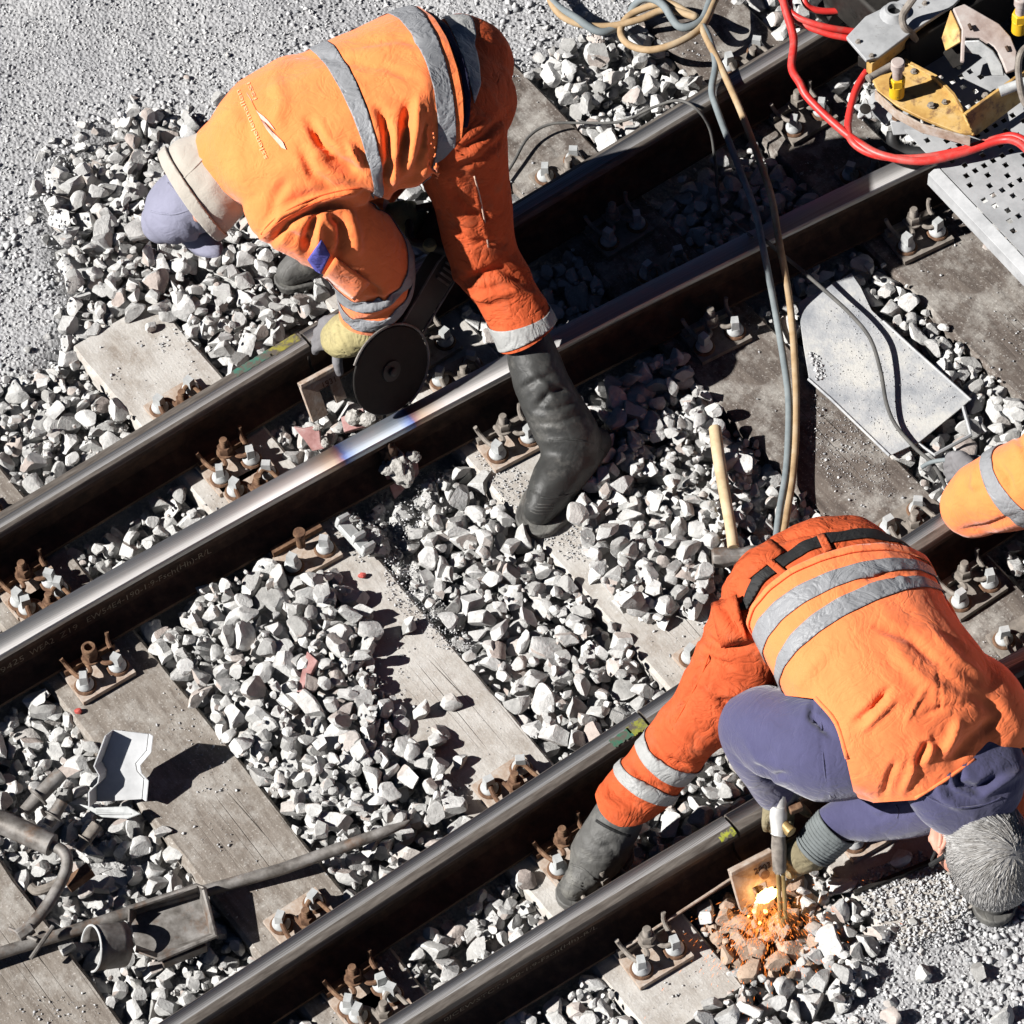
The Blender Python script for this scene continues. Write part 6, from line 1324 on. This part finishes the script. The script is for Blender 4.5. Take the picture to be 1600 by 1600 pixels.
# punched step plate with real holes
e1 = (P(1600, 330, .22) - P(1420, 215, .22)); 
def grid_plate(name, corner, ux, uy, L, Wd, holes, hs, th, m, parent):
    """sheet with square holes: cells left open, in the plane ux,uy"""
    xs_ = sorted({0, L} | {round(c + s * hs / 2, 5) for c, _ in holes for s in (-1, 1)}); ys_ = sorted({0, Wd} | {round(c + s * hs / 2, 5) for _, c in holes for s in (-1, 1)})
    bm = bmesh.new(); vv = {}
    def V(i, j):
        if (i, j) not in vv: vv[i, j] = bm.verts.new(corner + ux * xs_[i] + uy * ys_[j])
        return vv[i, j]
    for i in range(len(xs_) - 1):
        for j in range(len(ys_) - 1):
            cx, cy = (xs_[i] + xs_[i + 1]) / 2, (ys_[j] + ys_[j + 1]) / 2
            if any(abs(cx - a) < hs / 2 - 1e-6 and abs(cy - b) < hs / 2 - 1e-6 for a, b in holes): continue
            bm.faces.new([V(i, j), V(i + 1, j), V(i + 1, j + 1), V(i, j + 1)])
    bm.normal_update(); me = bpy.data.meshes.new(name); bm.to_mesh(me); bm.free(); me.materials.append(m); o = bpy.data.objects.new(name, me); COL.objects.link(o); put(o, parent)
    md = o.modifiers.new('t', 'SOLIDIFY'); md.thickness = th; md.offset = -1; return o
pz = .24
A0 = P(1470, 262, pz); ux = (P(1620, 420, pz) - P(1470, 262, pz)).normalized(); uy = Vector((-ux.y, ux.x, 0))
if uy.x < 0: uy = -uy
holes = []
for i in range(-9, 9):
    for j in range(0, 9):
        ok_ = (i % 3 != 2) if j % 2 else (i % 3 != 0)
        x, y = .03 + i * .032, .028 + j * .030 + (.012 if i % 2 else 0)
        if ok_: holes.append((round(x + .32, 4), round(y, 4)))
Lp = .75; c0 = A0 - ux * .32
holes = [h for h in holes if .02 < h[0] < Lp - .02 and .02 < h[1] < .32]
grid_plate('step_plate', c0, ux, uy, Lp, .34, holes, .016, .005, M_ALU, mc)
mb = MB(); mb.add([], []); a, b = A0 - ux * .01, A0 + ux * .42
mb.loft([[q + uy * -.004, q + uy * -.034 + Vector((0, 0, -.012)), q + uy * -.036 + Vector((0, 0, -.055)), q + uy * .0 + Vector((0, 0, -.012))] for q in (a, b)]); part(mb, 'step_edge', M_ALU, mc, .001)
# grey top plate with a collared hole
tz = .40
tp_ = [P(1322, 62, tz), P(1352, 30, tz), P(1415, 0, tz), P(1470, -40, tz), P(1540, -40, tz), P(1490, 12, tz), P(1430, 50, tz), P(1372, 94, tz), P(1353, 98, tz)]
part(slab(tp_, .012), 'top_plate', M_GREYPAINT, mc, .002)
mb = MB(); hc_ = P(1397, 22, tz + .012); mb.lathe(hc_, [(.040, 0), (.030, .012), (.026, .022), (.019, .022), (.019, .002), (.001, .002)], 20); part(mb, 'filler_collar', M_GREYPAINT, mc, .0)
mb = MB(); mb.lathe(hc_, [(.0185, .0045), (.001, .005)], 16); part(mb, 'filler_opening', M_BLACKPLASTIC, mc)
mb = MB(); mb.tube(catmull([P(1440, -20, .52), P(1424, 2, .49), P(1411, 22, .45), P(1412, 40, .43), P(1424, 52, .40), P(1430, 62, .37)], 5), .0105, 10); part(mb, 'lifting_hook', M_BOLTGREY, mc)
# yellow beam under the top plate
def beam(a, b, w_, h_, m, name, up=(0, 0, 1), bev=.002):
    mb = MB(); mb.box((a + b) / 2, ((b - a).length, w_, h_), frame(b - a, up)); return part(mb, name, m, mc, bev)
beam(P(1358, 106, .37), P(1520, -22, .37), .022, .05, M_YELLOW, 'yellow_beam')
beam(P(1395, 108, .30), P(1540, 10, .30), .012, .10, M_BLACKSTEEL, 'dark_web')
# yellow clamp arm: floor plate with upturned sides
arm = [P(1353, 108, .33), P(1384, 92, .33), P(1412, 98, .33), P(1470, 130, .33), P(1506, 176, .33), P(1520, 212, .33), P(1500, 212, .32), P(1440, 188, .32), P(1400, 168, .32), P(1372, 146, .32)]
part(slab(arm, .012), 'clamp_arm', M_YELLOW, mc, .002)
mb = MB(); e_ = [P(1412, 96, .345), P(1462, 122, .36), P(1490, 150, .36), P(1506, 178, .345)]; mb.loft([[q, q + Vector((.004, .012, 0)), q + Vector((.004, .012, -.06)), q + Vector((0, 0, -.06))] for q in e_]); part(mb, 'clamp_rib', M_YELLOW, mc, .001)
mb = MB(); e_ = [P(1367, 140, .335), P(1400, 170, .34), P(1440, 192, .34), P(1480, 203, .338), P(1516, 213, .335)]; mb.loft([[q, q + Vector((0, -.006, .0)), q + Vector((0, -.006, -.035)), q + Vector((0, 0, -.035))] for q in e_]); part(mb, 'clamp_edge', M_RUSTPALE, mc, .001)
mb = slab([P(1505, 176, .345), P(1600, 108, .345), P(1640, 90, .345), P(1640, 122, .27), P(1600, 152, .27), P(1522, 210, .27)], .010, Vector(VIEW)); part(mb, 'yellow_side_plate', M_YELLOW, mc, .002)
mb = MB(); mb.tube([P(1562, 143, .35), P(1610, 125, .37)], [.015, .013], 14); part(mb, 'cross_pin', M_GALV, mc)
# spindle bolts
def spindle(px, py, z0, name):
    c = P(px, py, z0); mb = MB(); mb.lathe(c, [(.021, 0), (.021, .045), (.017, .046)], 18); o = part(mb, 'spindle_nut', M_YELLOWB, mc, .001)
    mb = MB(); mb.lathe(c + Vector((0, 0, .046)), [(.022, 0), (.022, .024), (.019, .027)], 6); mb.build('hex_nut', M_YELLOWB, o)
    mb = MB(); mb.lathe(c + Vector((0, 0, .07)), [(.014, 0), (.014, .035), (.019, .038), (.019, .062), (.016, .066), (.001, .067)], 16); mb.build('threaded_stud', M_PINKIRON, o); return c
cs = spindle(1401, 148, .345, 'a')
mb = MB(); mb.tube([P(1358, 122, .44), P(1393, 102, .45)], [.0095, .0095], 12); mb.tube([P(1356, 124, .44), P(1360, 121, .44)], [.0115, .0115], 12); part(mb, 'tommy_bar', M_BOLTGREY, mc, .001)
spindle(1592, 48, .40, 'b')
# rusty fork bracket
fz = .42
fk = [P(1488, 16, fz), P(1506, 9, fz), P(1560, 40, fz), P(1578, 60, fz - .02), P(1588, 84, fz - .05), P(1585, 112, fz - .09), P(1572, 116, fz - .09), P(1564, 96, fz - .05), P(1552, 76, fz - .02), P(1530, 62, fz), P(1508, 62, fz), P(1506, 100, fz - .06), P(1500, 98, fz - .06), P(1502, 48, fz)]
part(slab(fk, .014, Vector(VIEW)), 'fork_bracket', M_PINKIRON, mc, .003)
part(slab([P(1488, 16, fz - .004), P(1502, 48, fz - .004), P(1503, 66, fz - .02), P(1480, 80, fz - .06), P(1474, 60, fz - .05)], .008, Vector(VIEW)), 'fork_cheek', M_YELLOW, mc, .002)
part(slab([P(1508, 63, fz - .002), P(1530, 62, fz - .002), P(1552, 78, fz - .022), P(1566, 100, fz - .055), P(1570, 117, fz - .09), P(1550, 116, fz - .10), P(1543, 96, fz - .07), P(1530, 84, fz - .04), P(1508, 80, fz - .03)], .006, Vector(VIEW)), 'fork_lip', M_GALV, mc, .002)
part(slab([P(1474, 82, .33), P(1486, 62, .36), P(1505, 66, .36), P(1505, 100, .31), P(1490, 106, .30)], .01, Vector(VIEW)), 'fork_guide', M_BLACKSTEEL, mc, .002)
for (px, py) in ((1516, 42), (1574, 76)):
    mb = MB(); mb.tube([P(px - 2, py - 4, fz + .008 - (.03 if px > 1550 else 0)), P(px + 2, py + 4, fz + .006 - (.035 if px > 1550 else 0))], .005, 8); part(mb, 'bracket_slot', M_RUSTDARK, mc)
mb = MB(); mb.tube(catmull([P(1640, 60, .46), P(1606, 72, .46), P(1593, 90, .45), P(1592, 120, .41), P(1600, 158, .36), P(1620, 180, .33)], 5), .0095, 10); part(mb, 'hoop_handle', M_BOLTGREY, mc)
# star knob, grey valve block and pipe bend below
ck = P(1351, 172, .27); Rk = frame((1, .2, .1), Vector(VIEW) + Vector((-.5, 0, 0)))
pk = [((.024 + .0065 * cos(5 * a)) * cos(a), (.024 + .0065 * cos(5 * a)) * sin(a)) for a in np.linspace(0, 2 * pi, 81)[:-1]]
mb = MB(); mb.prism(pk, .016, Matrix.Translation(ck) @ Rk.to_4x4()); o = part(mb, 'star_knob', M_GALV, mc, .003)
mb = MB(); mb.lathe(ck, [(.015, .0165), (.014, .018), (.006, .019), (.001, .019)], 16, Rk); mb.build('knob_hub', M_BLACKSTEEL, o)
mb = MB(); mb.tube([P(1362, 150, .25), P(1385, 172, .23), P(1398, 186, .22)], [.030, .034, .030], 12); part(mb, 'valve_block', M_GREYPAINT, mc, .002)
mb = MB(); mb.tube([P(1400, 165, .30), P(1400, 186, .26)], .011, 12); part(mb, 'rusty_stud', M_RUST, mc)
mb = slab([P(1391, 186, .25), P(1420, 182, .25), P(1442, 196, .24), P(1436, 206, .22), P(1396, 208, .21)], .02, Vector(VIEW)); part(mb, 'grey_bracket', M_GREYPAINT, mc, .003)
mb = MB(); mb.tube(catmull([P(1396, 206, .20), P(1396, 222, .18), P(1410, 236, .16), P(1440, 240, .16), P(1480, 236, .17), P(1500, 240, .18)], 5), .019, 14); part(mb, 'pipe_bend', M_BLACKPLASTIC, mc)
mb = MB(); mb.box(P(1447, 216, .20), (.02, .012, .03), frame((1, 1, 0), (0, 0, 1))); part(mb, 'angle_tab', M_GREYPAINT, mc, .002)
# small bolts and weld beads
M_BEAD = M_BOLTGREY
for (px, py, z_, nm, r_) in ((1372, 108, .348, 'hex_bolt', .007), (1428, 112, .348, 'hex_bolt', .007), (1455, 165, .345, 'hex_bolt', .008), (1476, 160, .345, 'hex_bolt', .006), (1341, 66, .414, 'plate_screw', .006), (1362, 88, .414, 'plate_screw', .006), (1445, 6, .414, 'plate_screw', .006), (1540, 150, .34, 'hex_bolt', .008)):
    mb = MB(); mb.lathe(P(px, py, z_ - .003), [(r_ * 1.5, 0), (r_ * 1.5, .002), (r_, .0025), (r_, .008), (r_ * .8, .009)], 6); part(mb, nm, M_BEAD, mc, 0, 20)
for path in ([(1412, 97, .346), (1440, 110, .346), (1464, 124, .346), (1490, 151, .346), (1505, 176, .346)], [(1506, 178, .342), (1513, 195, .335), (1521, 211, .33)]):
    mb = MB(); q = catmull([P(*p) for p in path], 6); mb.tube(q, [.004 + .0012 * sin(i * 2.3) for i in range(len(q))], 7); part(mb, 'weld_bead', M_YELLOW, mc, 0, 180)
# carriage under the plates: stands on the rails
beam(P(1350, 100, .35), P(1480, -60, .35), .04, .04, M_BLACKSTEEL, 'carriage_beam'); beam(P(1480, 250, .20), P(1760, 60, .20), .05, .05, M_BLACKSTEEL, 'carriage_beam')
for s_, k_ in ((5.05, 1), (5.6, 1), (5.0, 2), (5.6, 2)):
    mb = MB(); c = rp(k_, s_, 0, .168 + .035); nv = Vector((n2[0], n2[1], 0)); mb.tube([c - nv * .03, c + nv * .03], .035, 20); part(mb, 'roller', M_BLACKSTEEL, mc, .002)
mb = MB(); mb.box(rp(1, 5.35, -.16, .30), (.62, .36, .16), frame((u2[0], u2[1], 0), (0, 0, 1))); part(mb, 'engine_block', M_BLACKSTEEL, mc, .01)

# ================================================================== chalk writing on the rail webs
def rail_text(k, txt, s0, s1, z, h, railobj, dn=-.0115):
    words = txt.split(' ')
    if len(words) > 1:
        x = 0; tot = len(txt)
        for wd in words: rail_text(k, wd, s0 + (s1 - s0) * x / tot, s0 + (s1 - s0) * (x + len(wd)) / tot, z, h, railobj, dn); x += len(wd) + 1
        return
    cu = bpy.data.curves.new('txt', 'FONT'); cu.body = txt; cu.size = 1; cu.resolution_u = 2; cu.offset = -.012
    to = bpy.data.objects.new('txt', cu); COL.objects.link(to); dg = bpy.context.evaluated_depsgraph_get(); dg.update(); me = bpy.data.meshes.new_from_object(to.evaluated_get(dg)); bpy.data.objects.remove(to)
    xm = max(v.co.x for v in me.vertices)
    rq = random.Random(len(txt))
    for v in me.vertices:
        s = s0 + (s1 - s0) * v.co.x / xm; q = rp(k, s, dn, z + (v.co.y + .12 * noise.noise(Vector((s * 40, 0, 0)))) * h); v.co = q
    me.materials.clear(); me.materials.append(M_CHALK); o = bpy.data.objects.new('chalk_lettering', me); COL.objects.link(o); put(o, railobj)
sz_ = lambda px, py: s_of(px, py, .07)
rail_text(2, 'EW54E4-190-1:9-Fsch(Hh)-R/L', sz_(138, 975), sz_(340, 872), .062, .034, rw)
rail_text(2, '29425 WEA2 Z19', sz_(-12, 1052), sz_(126, 985), .062, .034, rw)
r4 = [o for o in bpy.data.objects if o.get('label', '').startswith('near outer rail left')][0]
rail_text(4, '0JCEWSTCT-190-1:9-Fsch(Hh)-R/L', sz_(690, 1592), sz_(945, 1462), .066, .024, r4)
# yellow and green paint daubs at the saw cuts
def daub(k, s0, s1, d0, d1, c, railobj, seed):
    V = []; n_ = 14
    for i in range(n_ + 1):
        s = s0 + (s1 - s0) * i / n_
        for d in np.linspace(d0 + .006 * noise.noise((i * .7, seed, 0)), d1 + .008 * noise.noise((i * .9, seed, 4)), 4):
            ad = abs(d); z = .1677 if ad < .022 else (.1677 - (ad - .022) ** 2 * 45); V.append(rp(k, s, float(d), z + RZ - .0152 + .0004))
    mb = MB(); mb.add(V, [(i * 4 + j, i * 4 + j + 1, i * 4 + j + 5, i * 4 + j + 4) for i in range(n_) for j in range(3)])
    mb.build('paint_mark', noise_mat('rail_paint', [(.44, (.10, .085, .07)), (.56, tuple(x * .8 + .02 for x in c)), (.75, c)], scale=55, rough=.7, bump=.2, bscale=80, bdist=.001), railobj, smooth=180, recalc=False)
r1 = [o for o in bpy.data.objects if o.get('label', '').startswith('outer rail left')][0]
r3 = [o for o in bpy.data.objects if o.get('label', '').startswith('inner rail left')][0]
daub(1, j1 - .105, j1 - .012, .001, .031, (.28, .25, .03), r1, 1); daub(1, j1 - .215, j1 - .10, .004, .031, (.03, .17, .12), r1, 2)
daub(3, j3 - .055, j3 - .006, -.028, .004, (.26, .27, .03), r3, 3); daub(3, j3 - .11, j3 - .05, -.026, .0, (.03, .14, .08), r3, 4); daub(4, j4 - .05, j4 - .006, -.033, -.012, (.38, .40, .03), r4, 5)
